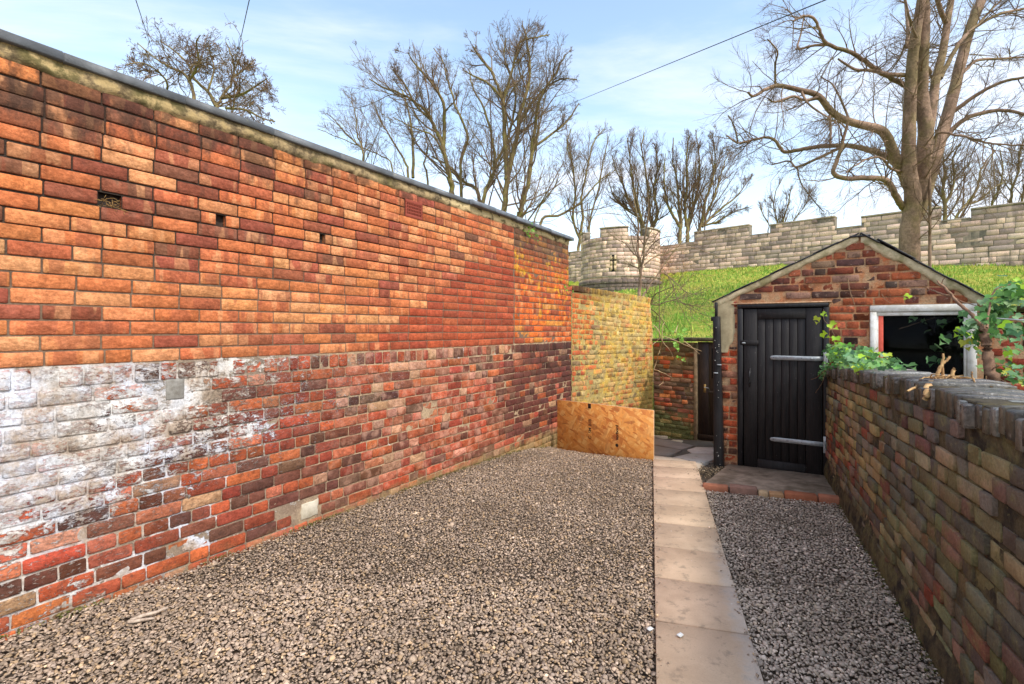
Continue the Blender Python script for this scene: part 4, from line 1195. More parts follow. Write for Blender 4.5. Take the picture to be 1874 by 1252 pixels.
GPR = [(192, 175, 158), (176, 159, 144), (204, 187, 170), (164, 149, 135), (188, 171, 150)]  # right strip's chips, colours lightened to offset the right wall's shade
for side, lab, pal in ((0, 'loose brown gravel chippings covering the yard between the long left wall and the path', GP), (1, 'greyer gravel chippings in the strip between the path and the right wall', GPR)):
    nr = scatter(-4, 4, 1.4, 3.1, .0150, side, 3 + side); fr_ = scatter(-4, 4, 3.1, 8.2, .0168, side, 5 + side)
    big = scatter(-4, 4, 1.0, 6.5, .11, side, 9 + side)
    allp = [(nr, .0108, ico()), (fr_, .0116, octa()), (big, .0165, ico())]
    obs = [chips('gravel', p, s, ge, pal, lab) for p, s, ge in allp if len(p)]
    # one object per bed
    dep_me = [o.data for o in obs]
    V = []; Lp = []; T = []; C = []; off = 0
    for me in dep_me:
        a = np.zeros(len(me.vertices) * 3, np.float32); me.vertices.foreach_get('co', a); V.append(a.reshape(-1, 3))
        l = np.zeros(len(me.loops), np.int32); me.loops.foreach_get('vertex_index', l); Lp.append(l + off)
        t = np.zeros(len(me.polygons), np.int32); me.polygons.foreach_get('loop_total', t); T.append(t)
        cc = np.zeros(len(me.vertices) * 4, np.float32); me.attributes['bc'].data.foreach_get('color', cc); C.append(cc.reshape(-1, 4)); off += len(me.vertices)
    T = np.concatenate(T); st = np.concatenate([[0], np.cumsum(T)[:-1]])
    for o in obs: bpy.data.objects.remove(o)
    me = mesh_np('gravel', np.concatenate(V), np.concatenate(Lp), st, T, m_grav, False, np.concatenate(C))
    o = link('gravel', me); o.color = (0, 0, 0, 0); tag(o, lab, 'gravel', None, 'stuff')

# ------------------------------------------------------------ path of concrete slabs and flags
g = G('worn_concrete_slab'); P = g.pos(); pc, r = g.piece_color(); n1 = g.noise(P, 2.2, 5, .6); n2 = g.noise(P, 11, 6, .7); n3 = g.noise(P, 120, 4, .6)
c = g.mix(1.0, pc, g.mix(g.mr(n1, .35, .65), (.86, .84, .82), (1.12, 1.12, 1.12)), 'MULTIPLY')
c = g.mix(g.m('MULTIPLY', g.mr(n2, .54, .66), .50), c, srgb(122, 108, 92)); c = g.mix(g.m('MULTIPLY', g.mr(g.noise(P, 28, 6, .75), .60, .68), .4), c, srgb(96, 84, 72))
X_, Y_, Z_ = g.sep(P)
edge = g.m('SUBTRACT', X_, g.m('ADD', g.m('MULTIPLY', Y_, .302), 1.13 - .302 * 2.215))
pale = g.m('MULTIPLY', g.mr(g.m('ADD', edge, g.m('MULTIPLY', g.m('SUBTRACT', n2, .5), .18)), -.12, -.02), g.mr(Y_, 4.0, 3.0))
c = g.mix(g.m('MULTIPLY', pale, .5), c, srgb(206, 196, 186))
c = g.mix(g.mr(g.noise(P, 46, 3, .5), .74, .76), c, srgb(220, 214, 206))
c = g.mix(1.0, c, g.mix(n3, (.86, .86, .86), (1.14, 1.14, 1.14)), 'MULTIPLY')
m_slab = g.finish(c, .85, g.bump(g.m('ADD', n3, n2), .002), .3)
path = empty('path', (0, 0, 0)); path['kind'] = 'structure'
rg = np.random.default_rng(71)
def slab(pts, name, parent, col, th=.05, lift=.030, dz=None, c=.006, mat=None):
    """convex polygon slab with an eased edge; pts = (x, y) counter-clockwise"""
    P2 = [Vector(p) for p in pts]; cen = sum(P2, Vector((0, 0))) / len(P2); n_ = len(P2)
    top = [p + (cen - p).normalized() * c for p in P2]
    Z = [gz(p.x, p.y) + lift + (dz or 0) for p in P2]
    vs = [(p.x, p.y, z - .005) for p, z in zip(P2, Z)] + [(p.x, p.y, z) for p, z in zip(top, Z)] + [(p.x, p.y, z - th) for p, z in zip(P2, Z)]
    fs = [tuple(range(n_, 2 * n_))] + [(k, (k + 1) % n_, n_ + (k + 1) % n_, n_ + k) for k in range(n_)] + [(2 * n_ + k, 2 * n_ + (k + 1) % n_, (k + 1) % n_, k) for k in range(n_)]
    a = sum(P2[k].x * P2[(k + 1) % n_].y - P2[(k + 1) % n_].x * P2[k].y for k in range(n_))
    if a < 0: fs = [tuple(reversed(f)) for f in fs]
    o = MB().add(vs, fs).build(name, mat or m_slab, parent); o.color = (*col, 1); return o
k = -4
while True:
    y0 = 2.67 + .5 * k + .005; y1 = y0 + .5 - .010; 
    if y0 > 6.5: break
    y1 = min(y1, 6.55); d = -.13
    r1 = (path_r(y1 + d), y1 + d); extra = []
    if y1 > 6.0 and y0 < 6.4: extra = []
    col = jit(srgb(194, 168, 140), rg, .06, .012)
    slab([(path_l(y0), y0), (path_r(y0 + d), y0 + d), r1, (path_l(y1), y1)], 'paving_slab', path, col, dz=rg.normal(0, .0015)); k += 1
# flags beyond the path, towards the gate (corners given as seen points dropped on the ground)
def q(px, py): p = pixg(px, py, .03); return (p.x, p.y)
flags = [[(1197, 850), (1277, 862), (1284, 849), (1243, 838), (1197, 833)], [(1232, 836), (1285, 847), (1311, 838), (1311, 831), (1262, 829)],
         [(1266, 827), (1311, 829), (1311, 818), (1274, 817), (1258, 822)], [(1197, 831), (1226, 833), (1247, 824), (1197, 815)],
         [(1197, 813), (1246, 822), (1270, 816), (1240, 808), (1197, 800)], [(1225, 806), (1246, 810), (1250, 805), (1232, 803)], [(1197, 798), (1222, 799), (1219, 795), (1197, 793)]]
fc = [srgb(196, 180, 158), srgb(176, 168, 158), srgb(184, 174, 164), srgb(142, 130, 118), srgb(132, 120, 108), srgb(182, 170, 146), srgb(170, 154, 136)]
for f, c_ in zip(flags, fc): slab([q(*p) for p in f], 'flagstone', path, jit(c_, rg, .05, .01), th=.07, lift=.026, dz=rg.normal(0, .004))
slab([(2.0, 6.95), (2.9, 6.5), (3.6, 8.9), (2.7, 9.6)], 'path_bed', path, srgb(84, 76, 66), th=.05, lift=.006)

# doorstep slab with brick edging
step = empty('doorstep', (0, 0, 0)); tag(step, 'low concrete doorstep edged with red bricks in front of the shed door', 'doorstep')
dr = w2(SO, SA, 1.22, -.02); dl = w2(SO, SA, .02, -.02)
e = (ED_R - ED_L).normalized(); nrm = Vector((-e.y, e.x))
m_stepc = simple_mat('muddy_concrete', srgb(158, 140, 122), srgb(104, 90, 74), 5, .95, .004)
pts = [ED_L + nrm * .10, ED_R + nrm * .10, Vector((dr.x + .02, dr.y)), Vector((dl.x + .12, dl.y - .02))]
slab([(p.x, p.y) for p in pts], 'step_slab', step, (1, 1, 1), th=.1, lift=.035, mat=m_stepc)
Ltot = (ED_R - ED_L).length; u = 0.0
blk = [(.26, .0, srgb(176, 110, 84)), (.27, .014, srgb(140, 114, 98)), (.10, -.016, srgb(206, 176, 132)), (.14, -.018, srgb(184, 136, 100)), (.29, .0, srgb(182, 104, 78)), (.24, .006, srgb(176, 112, 90))]
m_edge = simple_mat('edging_brick', (1, 1, 1), (.8, .8, .8), 25, .9, .003, attr=True)
for (L, dz, c_) in blk:
    a = ED_L + e * (u + .005); mid = a + e * (L / 2 - .005)
    Mx = Matrix.Translation((a.x, a.y, gz(mid.x, mid.y) + .03 + dz)) @ Matrix.Rotation(math.atan2(e.y, e.x) + rg.normal(0, .025), 4, 'Z')
    V, F = cbox(0, L - .012, -.0, .108, -.10, .028, .010)
    V = [(x + rg.normal(0, .0022), y + rg.normal(0, .0022), z + rg.normal(0, .0022)) for x, y, z in V]
    o = MB().add(V, F, Mx).build('edging_brick', m_edge, step); o.color = (*jit(c_, rg, .08), 1); u += L
# soil, grit and leaf litter round the foot of post and door
lit = []; rg = np.random.default_rng(77)
def litter(cx, cy, sx, sy, n): return np.stack([rg.normal(cx, sx, n), rg.normal(cy, sy, n)], 1)
pl = np.concatenate([litter(2.62, 5.95, .16, .13, 900), litter(3.25, 5.45, .25, .10, 260), litter(2.35, 5.85, .12, .12, 380), litter(3.3, 4.98, .08, .12, 180)])
o = chips('soil_litter', pl, .011, octa(), [(96, 84, 66), (70, 60, 48), (120, 104, 80), (150, 130, 104), (60, 52, 42), (180, 160, 130)], 'dark soil, grit and leaf litter scattered round the foot of the black post and door')
o['category'] = 'soil'; o.location.z = .020
rg = np.random.default_rng(78); tt = rg.uniform(.6, 7.3, 1500); keep = np.array([mn.noise(Vector((t_ * 1.7, 0, 5))) > -.05 for t_ in tt]); tt = tt[keep]; off = np.abs(rg.normal(0, .022, len(tt))) + .004
mp_ = np.stack([LO.x + tt * math.cos(LA) + off * math.sin(LA), LO.y + tt * math.sin(LA) - off * math.cos(LA)], 1)
o = chips('moss_tufts', mp_, .0085, octa(), [(112, 116, 56), (140, 128, 78), (92, 98, 44), (160, 140, 104), (120, 100, 70)], 'moss and dirt gathered along the foot of the long left wall'); o['category'] = 'moss'; o.location.z = .010
yy = rg.uniform(2.0, 4.9, 700); off = np.abs(rg.normal(0, .03, 700)) + .004
o = chips('moss_tufts', np.stack([rwall_x(yy) - off, yy], 1), .0085, octa(), [(96, 90, 52), (80, 74, 50), (112, 96, 68), (84, 88, 44)], 'moss and leaf crumbs along the foot of the low right wall'); o['category'] = 'moss'; o.location.z = .010
rg = np.random.default_rng(79); yy = rg.uniform(1.9, 6.2, 240); sd_ = rg.random(240) < .5
xx = np.where(sd_, path_l(yy) + np.abs(rg.normal(0, .025, 240)), path_r(yy) - np.abs(rg.normal(0, .03, 240)))
o = chips('stray_chippings', np.stack([xx, yy], 1), .0078, octa(), GP, 'stray gravel chippings kicked onto the edges of the paved path'); o.location.z = .034
# two scraps of driftwood / broken plaster on the gravel
m_bone = simple_mat('bleached_wood', srgb(196, 178, 158), srgb(150, 130, 112), 40, .9, .001)
p = pixg(268, 1137); tag(tube_mesh('wood_scrap', [one_tube([(p.x - .07, p.y - .02, p.z + .016), (p.x - .02, p.y, p.z + .03), (p.x + .03, p.y + .03, p.z + .034), (p.x + .055, p.y + .085, p.z + .03)], .013, .007, 9, 6, .002), one_tube([(p.x - .07, p.y - .035, p.z + .018), (p.x + .05, p.y - .01, p.z + .022)], .011, .006, 5, 6, .002)], m_bone), 'small bleached scrap of split wood lying on the gravel near the left wall', 'wood scrap')
m_chip = simple_mat('white_fleck', srgb(226, 226, 222), srgb(206, 206, 204), 40, .8, 0)
for (px, py, lab) in ((1190, 1158, 'small pale blue white chip of plaster on the gravel beside the path'), (1245, 1165, 'small white chip of plaster lying on the paving slab')):
    p = pixg(px, py, .03 if px > 1200 else 0); V, F = cbox(-.016, .016, -.011, .011, 0, .010, .003)
    o = MB().add([(x + rg.normal(0, .002), y + rg.normal(0, .002), z) for x, y, z in V], F).build('plaster_chip', m_chip); o.location = (p.x, p.y, p.z + .004 + (.012 if px < 1200 else 0)); o.rotation_euler.z = .6; tag(o, lab, 'plaster chip', 'plaster chips on the ground')

# ------------------------------------------------------------ OSB board
g = G('strand_board'); P = g.pos(); OA = math.atan2(OSB_R.y - OSB_L.y, OSB_R.x - OSB_L.x); t_, z_ = g.frame((OSB_L.x, OSB_L.y, 0), OA)
base = None; warp = g.noise(P, 3.0, 2, .5, 0, True)
cols = [srgb(232, 156, 76), srgb(218, 136, 58), srgb(240, 184, 108), srgb(192, 108, 50), srgb(234, 164, 86)]
for k, (ang, sc1, sc2) in enumerate(((.5, 7, 26), (1.9, 8, 24), (1.1, 7, 22), (2.7, 9, 30))):
    ca, sa = math.cos(ang), math.sin(ang)
    u1 = g.m('ADD', g.m('MULTIPLY', t_, ca * sc1), g.m('MULTIPLY', z_, sa * sc1)); v1 = g.m('ADD', g.m('MULTIPLY', t_, -sa * sc2), g.m('MULTIPLY', z_, ca * sc2))
    vec = g.xyz(u1, v1, 3.1 * k); cell = g.voro(vec, 1.0, 'F1', 1); cs_ = g.sep(cell)
    col = g.mix(cs_[0], cols[k], g.mix(cs_[1], cols[(k + 2) % 5], cols[(k + 1) % 5]))
    strand = g.noise(vec, 2.2, 4, .6); col = g.mix(1.0, col, g.mix(strand, (.84, .82, .8), (1.14, 1.14, 1.12)), 'MULTIPLY')
    if base is None: base = col
    else: base = g.mix(g.mr(cs_[2], .56, .60), base, col)
dk = g.voro(g.xyz(g.m('MULTIPLY', t_, 9), g.m('MULTIPLY', z_, 17), 0), 1.0, 'F1', 1); ds = g.sep(dk)
base = g.mix(g.m('MULTIPLY', g.mr(ds[0], .93, .95), .55), base, srgb(150, 80, 40))
m_osb = g.finish(base, .6, g.bump(g.sep(base)[0], .001), .35)
board = empty('board', (OSB_L.x, OSB_L.y, 0), OA); tag(board, 'orange strand board panel standing on edge, holding back the gravel', 'board')
BLEN = (OSB_R - OSB_L).length
o = MB().box(0, BLEN, 0, .018, -.42, .505, .0012).build('panel', m_osb, board)
m_oedge = simple_mat('board_cut_edge', srgb(232, 200, 166), srgb(214, 172, 130), 60, .8, 0)
MB().box(.0, BLEN, .001, .017, .5052, .5068, .0004).build('cut_edge', m_oedge, board); MB().box(BLEN + .0002, BLEN + .0015, .001, .017, -.4, .505, .0004).build('cut_edge', m_oedge, board)
m_ink = simple_mat('black_print', srgb(40, 30, 24), srgb(60, 44, 32), 90, .8, 0)
def print_text(body, x, z, size, name, sx=1.0, bold=.0):
    cu = bpy.data.curves.new(name, 'FONT'); cu.body = body; cu.size = size; cu.offset = bold; cu.extrude = .0003; cu.space_character = 1.0
    tmp = bpy.data.objects.new('tmp_text', cu); COL.objects.link(tmp)
    dg = bpy.context.evaluated_depsgraph_get(); me = bpy.data.meshes.new_from_object(tmp.evaluated_get(dg)); bpy.data.objects.remove(tmp)
    me.name = name; me.materials.clear(); me.materials.append(m_ink)
    o = link(name, me, board)
    o.matrix_local = Matrix(((0, -1, 0, x), (0, 0, -1, -.0006), (sx, 0, 0, z), (0, 0, 0, 1))); return o
def bx(px): 
    s = (px - 937) / 900; d = OSB_R - OSB_L; k = (s * OSB_L.y - OSB_L.x) / (d.x - s * d.y); return k * BLEN
print_text('norbord', bx(1131.5), .03, .062, 'printed_lettering', 1.0, .0022)
print_text('C  SM BIIB', bx(1082), -.02, .068, 'printed_lettering', 1.0, .0004)
MB().box(bx(1076), bx(1081.5), -.0009, -.0003, .43, .50, .0001).build('printed_block', m_ink, board)
lg = MB(); n_ = 16; cx, cz, R_ = bx(1129), -.045, .024
lg.add([(cx + R_ * math.cos(6.283 * k / n_), -.0008, cz + R_ * math.sin(6.283 * k / n_)) for k in range(n_)], [tuple(range(n_))]); lg.build('printed_logo', m_ink, board)
# ------------------------------------------------------------ city wall on its bank
def wall_Y(px): return 1.0 / (.0400 - (1874 - px) * .0000215)
W0 = pix(1874, 486, wall_Y(1874)); W1 = pix(1215, 498, wall_Y(1215))
wd = Vector((W1.x - W0.x, W1.y - W0.y)).normalized(); CO = Vector((W0.x - wd.x * -8.0, W0.y - wd.y * -8.0, 0)) if False else Vector((W0.x, W0.y, 0))
# frame: x runs left to right seen from the yard (towards W0), y into the wall
CA = math.atan2(-wd.y, -wd.x); CB = Vector((W1.x, W1.y, 0)) + Vector((wd.x, wd.y, 0)) * 12.0
CITY_O = CB; cdir = Vector((math.cos(CA), math.sin(CA)))
def city_s(px):
    s = (px - 937) / 900; return (s * CB.y - CB.x) / (cdir.x - s * cdir.y)
S1874 = city_s(1874); SEND = S1874 + 9
def city_base(s):
    xs = [city_s(p) for p in (1040, 1215, 1430, 1640, 1874)] + [SEND]; zs = [6.1, 6.05, 5.83, 5.3, 4.80, 4.5]
    return float(np.interp(s, xs, zs))
def bank_z(x, y):
    # distance in front of the wall line and place along it
    dx, dy = x - CB.x, y - CB.y
    s = dx * cdir.x + dy * cdir.y; d = dx * cdir.y - dy * cdir.x          # positive towards the yard
    z = city_base(max(0, min(SEND, s)))
    if d <= 0: return z + .25 * sstep(0, 3, -d)
    z0 = z - .05 * d - .16 * max(0, d - .0) + .3 * sstep(0, 1.5, d) * 0
    bx_, by_ = x - 8.55, y - 38.3; r_ = math.hypot(bx_, by_)
    z0 -= 1.25 * sstep(9, 3.2, r_) * sstep(14, 9, x)
    z0 += .12 * mn.noise(Vector((x * .25, y * .25, 0))) + .04 * mn.noise(Vector((x * 1.1, y * 1.1, 4)))
    return max(z0, -.6)
g = G('bank_grass'); P = g.pos(); n1 = g.noise(P, .45, 5, .6); n2 = g.noise(P, 2.6, 6, .68); n3 = g.noise(P, 16, 5, .7)
c = g.mix(g.mr(g.m('ADD', n1, g.m('MULTIPLY', g.m('SUBTRACT', n2, .5), .8)), .42, .60), srgb(128, 164, 52), srgb(188, 180, 82)); c = g.mix(g.mr(n3, .35, .68), g.mix(1.0, c, (.62, .70, .55), 'MULTIPLY'), c)
c = g.mix(g.m('MULTIPLY', g.mr(n2, .62, .72), .5), c, srgb(150, 132, 62))
m_grass = g.finish(c, .9, g.bump(g.m('ADD', n3, n2), .08), .2)
xs = np.concatenate([np.arange(-30, 2, 1.6), np.arange(2, 34, .45), np.arange(34, 70, 2)]); ys = np.concatenate([[10.95, 11.0], np.arange(11.4, 46, .45), np.arange(46, 90, 2.5)])
V = []; F = []
for x in xs:
    for j, y in enumerate(ys): V.append((x, y, -1.4 if j == 0 else (bank_z(x, y) - (.6 if y < 11.5 else 0))))
ny = len(ys)
for i in range(len(xs) - 1):
    for j in range(ny - 1): F.append((i * ny + j, (i + 1) * ny + j, (i + 1) * ny + j + 1, i * ny + j + 1))
o = link('bank', mesh_np('bank', V, [k for f in F for k in f], np.arange(len(F)) * 4, np.full(len(F), 4), m_grass, True)); o['kind'] = 'structure'
# grass blades in tufts
g = G('grass_blade'); pc, r = g.piece_color(); m_blade = g.finish(pc, .7, None, .25)
rg = np.random.default_rng(81); N = 52000
Y = 13 + 27 * rg.random(N) ** .85; X = (rg.uniform(1130, 1874, N) - 937) / 900 * Y + rg.normal(0, .5, N)
hgt = rg.uniform(.05, .13, N) * (1 + .7 * (np.array([mn.noise(Vector((a * .9, b * .9, 2))) for a, b in zip(X, Y)]) > .15)); wv = rg.uniform(.010, .022, N) * (Y / 18)
Zb = np.array([bank_z(a, b) for a, b in zip(X, Y)]); ang = rg.uniform(0, 3.14, N); lean = rg.normal(0, .06, (N, 2))
dx, dy = np.cos(ang) * wv, np.sin(ang) * wv
Vb = np.stack([np.stack([X - dx, Y - dy, Zb - .02], 1), np.stack([X + dx, Y + dy, Zb - .02], 1), np.stack([X + lean[:, 0], Y + lean[:, 1], Zb + hgt], 1)], 1).reshape(-1, 3)
gc = np.array([srgb(134, 170, 62), srgb(172, 180, 78), srgb(196, 182, 96), srgb(104, 146, 50)])[rg.integers(4, size=N)] * rg.lognormal(0, .2, (N, 1))
me = mesh_np('grass', Vb, np.arange(N * 3), np.arange(N) * 3, np.full(N, 3), m_blade, False, np.repeat(np.concatenate([gc, np.ones((N, 1))], 1), 3, 0))
o = link('grass', me); o.color = (0, 0, 0, 0); tag(o, 'green grass growing on the steep bank below the city wall', 'grass', None, 'stuff')

g = G('limestone'); P = g.pos(); pc, r = g.piece_color(); n1 = g.noise(P, .8, 6, .65); n2 = g.noise(P, 4, 6, .7); n3 = g.noise(P, 24, 5, .65); nv = g.noise(g.vm('MULTIPLY', P, (1, 1, .25)), 2.2, 6, .65)
c = g.mix(g.m('MULTIPLY', g.mr(g.m('ADD', g.m('MULTIPLY', n1, .5), g.m('MULTIPLY', nv, .5)), .48, .64), .6), pc, srgb(92, 86, 76))
c = g.mix(g.m('MULTIPLY', g.mr(n2, .56, .68), .4), c, srgb(206, 186, 140))
c = g.mix(1.0, c, g.mix(g.mr(n3, .3, .7), (.88, .80, .90), (1.30, 1.20, 1.34)), 'MULTIPLY')
m_stone = g.finish(c, .95, g.bump(g.m('ADD', n2, g.m('MULTIPLY', n3, .5)), .03), .15)
city = empty('city_wall', CB, CA); tag(city, 'long battlemented limestone city wall along the top of the grassy bank', 'wall')
TPL['w'] = None
def stone_tpl(q):
    return (*brick_template(.6, .3, 4, .018, .006, .02, 5000 + q), .6, .3)
TPL['w'] = [stone_tpl(q) for q in range(8)]
rg = np.random.default_rng(91); M = Masonry(city, CB, CA, m_stone, rg, 'stone', 300)
SP_ = [(srgb(224, 200, 168), 5), (srgb(206, 184, 154), 4), (srgb(238, 212, 174), 3), (srgb(182, 164, 140), 4), (srgb(160, 144, 124), 3)]
mer_x = [(1040, 1060), (1270, 1371), (1409, 1528), (1576, 1722), (1777, 1900)]
mer = [(city_s(a), city_s(b)) for a, b in mer_x] + [(city_s(1900) + 1.2, SEND)]
mer[4] = (city_s(1777), city_s(1777) + 4.6); mer[5] = (mer[4][1] + 1.5, SEND)
def m_top(s): return float(np.interp(s, [city_s(p) for p in (1040, 1300, 1430, 1576, 1722, 1874)] + [SEND], [8.6, 8.88, 8.67, 8.45, 8.24, 8.02, 7.6]))
def w_top(s):
    for (a, b) in mer:
        if a <= s <= b: return m_top((a + b) / 2)
    return m_top(s) - .62
rows_h = .285
def stone_row(s0, s1, z0, h, off=0, wmin=.28, wmax=1.0):
    t = s0
    while t < s1 - .02:
        L = rg.uniform(wmin, wmax); 
        if s1 - (t + L) < .22: L = s1 - t
        zt = w_top(t + L / 2)
        yield t, L; t += L
zz = 3.6
while zz < 9.2:
    t = 0
    for (t, L) in stone_row(0, SEND, zz, rows_h):
        c = t + L / 2; slope = -.0128 * (c - 14); zc = zz + slope
        if zc + rows_h < city_base(c) - .1: continue
        ztop = w_top(c)
        if zc > ztop - .06: continue
        h = min(rows_h, ztop - zc)
        if h < .10: continue
        # keep stones inside the merlons above the walkway
        if zc + h > m_top(c) - .62 + .02:
            seg = [(a, b) for a, b in mer if a <= c <= b]
            if not seg: continue
            a, b = seg[0]; lo, hi = max(t, a), min(t + L, b)
        else: lo, hi = t, t + L
        if hi - lo < .12: continue
        M.brick((lo + hi) / 2, zc + h / 2, hi - lo - .018, h - .018, 'w', jit(pick(SP_, rg), rg, .10, .02), rg.normal(0, .008), 0)
    zz += rows_h
M.emit()
mb = MB()
pts = sorted(set([0, SEND] + [v for ab in mer for v in ab if 0 < v < SEND] + list(np.arange(0, SEND, 1.5))))
for a, b in zip(pts[:-1], pts[1:]): mb.box(a, b - .0005, .02, .60, 2.0, w_top((a + b) / 2) - .03, .001)
m_joint = simple_mat('limestone_joint', srgb(140, 128, 108), srgb(104, 96, 82), 6, .95, .01)
mb.build('wall_core', m_joint, city)
for k, (a, b) in enumerate(mer):
    o = MB().box(a - .02, b + .02, -.045, .65, m_top((a + b) / 2) - .025, m_top((a + b) / 2) + .075, .02).build('merlon_capping', m_stone, city); o.color = (*srgb(178, 168, 140), 1)
prev = 0
for (a, b) in mer + [(SEND, SEND)]:
    if a - prev > .2:
        zt = m_top((prev + a) / 2) - .62; o = MB().box(prev + .024, a - .024, -.02, .62, zt - .04, zt + .03, .015).build('crenel_sill', m_stone, city); o.color = (*srgb(166, 158, 136), 1)
    prev = b
# bastion tower
TC = Vector((8.45, 38.6, 0)); TR = 3.05
tower = empty('bastion_tower', TC); tag(tower, 'round stone bastion with a cross shaped arrow slit, projecting from the city wall', 'tower')
rg = np.random.default_rng(95)
def th_px(px):   # angle on the cylinder for a pixel column (seen from the yard)
    best = min(((abs((TC.x + TR * math.sin(a)) / (TC.y - TR * math.cos(a)) * 900 + 937 - px), a) for a in np.linspace(-1.45, 1.45, 400)), key=lambda v: v[0]); return best[1]
mth = [(th_px(1098), th_px(1150)), (th_px(1186), th_px(1214)), (-1.62, -1.35)]
CROSS = th_px(1122); CZ = 1.6 + (602 - 480) / 900 * 35.7
def t_top(a):
    return 8.98 if any(x <= a <= y for x, y in mth) else 8.40
zz = 3.2; cand = []
STM = {}
def stone_mesh(q, col=None):
    if q not in STM:
        V, F, L0, H0 = TPL['w'][q]; STM[q] = mesh_np('stone', V, [k for f in F for k in f], np.concatenate([[0], np.cumsum([len(f) for f in F])[:-1]]), [len(f) for f in F], m_stone, True)
    return STM[q]
row = 0
while zz < 9.0:
    plinth = zz < 5.15; R_ = TR + (.10 if plinth else 0) + (.06 if 4.75 < zz < 5.0 else 0)
    a = -1.65 + rg.random() * .1
    while a < 1.6:
        L = rg.uniform(.34, .62); da = L / R_; ac = a + da / 2; a += da
        h = rows_h if zz + rows_h < t_top(ac) + .05 else t_top(ac) - zz
        if h < .12: continue
        if zz > 8.35 and not any(x - .02 <= ac <= y + .02 for x, y in mth): continue
        if abs(ac - CROSS) < .055 and CZ - .58 < zz + h / 2 < CZ + .5: continue
        q = int(rg.integers(8)); o = link('stone', stone_mesh(q), tower)
        rr = R_ * math.cos(da / 2) + .01
        o.location = (rr * math.sin(ac), -rr * math.cos(ac), zz + h / 2); o.rotation_euler = (0, 0, ac); o.scale = ((L - .016) / .6, 1, (h - .018) / .3)
        col = jit(pick(SP_, rg), rg, .09, .02)
        if plinth: col = jit(srgb(118, 108, 94), rg, .12, .02)
        o.color = (*col, 1)
    zz += rows_h; row += 1
def ring(name, R0, R1, z0, z1, mat, parent, a0=-1.7, a1=1.7, n=56):
    V = []; F = []
    for i in range(n + 1):
        a = a0 + (a1 - a0) * i / n
        for (r_, z_) in ((R0, z0), (R1, z0), (R1, z1), (R0, z1)): V.append((r_ * math.sin(a), -r_ * math.cos(a), z_))
    for i in range(n):
        for q in range(4): F.append((i * 4 + q, i * 4 + (q + 1) % 4, i * 4 + 4 + (q + 1) % 4, i * 4 + 4 + q))
    F += [(0, 3, 2, 1), (n * 4, n * 4 + 1, n * 4 + 2, n * 4 + 3)]
    return MB().add(V, F).build(name, mat, parent)
ring('tower_core', 1.8, TR - .03, 1.5, 8.36, m_joint, tower)
for (x, y) in mth: ring('merlon_core', TR - .6, TR - .03, 8.361, 8.96, m_joint, tower, x, y, 8)
for (x, y) in mth: ring('merlon_capping', TR - .65, TR + .05, 8.965, 9.05, m_stone, tower, x - .005, y + .005, 8).color = (*srgb(182, 172, 142), 1)
m_mould = simple_mat('pale_moulding', srgb(176, 166, 146), srgb(150, 140, 122), 8, .9, .006)
ring('moulding', TR - .04, TR + .15, 4.94, 5.03, m_mould, tower); ring('moulding', TR - .04, TR + .08, 5.40, 5.46, m_mould, tower)
cm = MB(); rr = TR + .022
def slit(a0, a1, z0, z1): 
    V = []; 
    for a in (a0, a1):
        for z in (z0, z1): V.append((rr * math.sin(a), -rr * math.cos(a), z)); V.append(((rr - .3) * math.sin(a), -(rr - .3) * math.cos(a), z))
    cm.add(V, [(0, 4, 6, 2), (1, 3, 7, 5), (0, 1, 5, 4), (2, 6, 7, 3), (0, 2, 3, 1), (4, 5, 7, 6)])
slit(CROSS - .012, CROSS + .012, CZ - .58, CZ + .50); slit(CROSS - .075, CROSS - .0125, CZ + .12, CZ + .20); slit(CROSS + .0125, CROSS + .075, CZ + .12, CZ + .20)
slit(CROSS - .03, CROSS + .03, CZ + .44, CZ + .54); slit(CROSS - .03, CROSS + .03, CZ - .62, CZ - .52)
cm.build('arrow_slit', m_dark, tower)
# pale surround of the slit
sr = MB()
for (z0, z1) in ((CZ - .60, CZ - .24), (CZ - .22, CZ + .10), (CZ + .11, CZ + .52)):
    for sg in (-1, 1):
        a0, a1 = (CROSS - .075, CROSS - .013) if sg < 0 else (CROSS + .013, CROSS + .075); r2 = TR + .008; V = []
        for a in (a0, a1):
            for z in (z0, z1): V.append((r2 * math.sin(a), -r2 * math.cos(a), z)); V.append(((r2 - .2) * math.sin(a), -(r2 - .2) * math.cos(a), z))
        sr.add(V, [(0, 4, 6, 2), (1, 3, 7, 5), (0, 1, 5, 4), (2, 6, 7, 3), (0, 2, 3, 1), (4, 5, 7, 6)])
o = sr.build('slit_surround', m_stone, tower); o.color = (*srgb(206, 186, 140), 1)

# ------------------------------------------------------------ bare winter trees
def bark(name, a, b, green, scale=3.0):
    g = G(name); P = g.pos(); n1 = g.noise(P, scale, 5, .6); n2 = g.noise(P, scale * 9, 5, .65); c = g.mix(g.mr(n1, .38, .62), a, b)
    c = g.mix(g.m('MULTIPLY', g.mr(g.noise(P, scale * .6, 3, .5), .50, .62), .55), c, green)
    c = g.mix(1.0, c, g.mix(g.mr(n2, .3, .7), (.72, .72, .72), (1.22, 1.22, 1.22)), 'MULTIPLY')
    return g.finish(c, .9, g.bump(n2, .02), .15)
m_bark = bark('green_brown_bark', srgb(146, 128, 88), srgb(116, 100, 74), srgb(150, 144, 72)); m_twig = bark('twig_bark', srgb(138, 114, 92), srgb(114, 92, 76), srgb(134, 118, 74), 1.2)
m_beech = bark('smooth_grey_bark', srgb(160, 132, 110), srgb(124, 102, 84), srgb(118, 108, 66), 1.6)

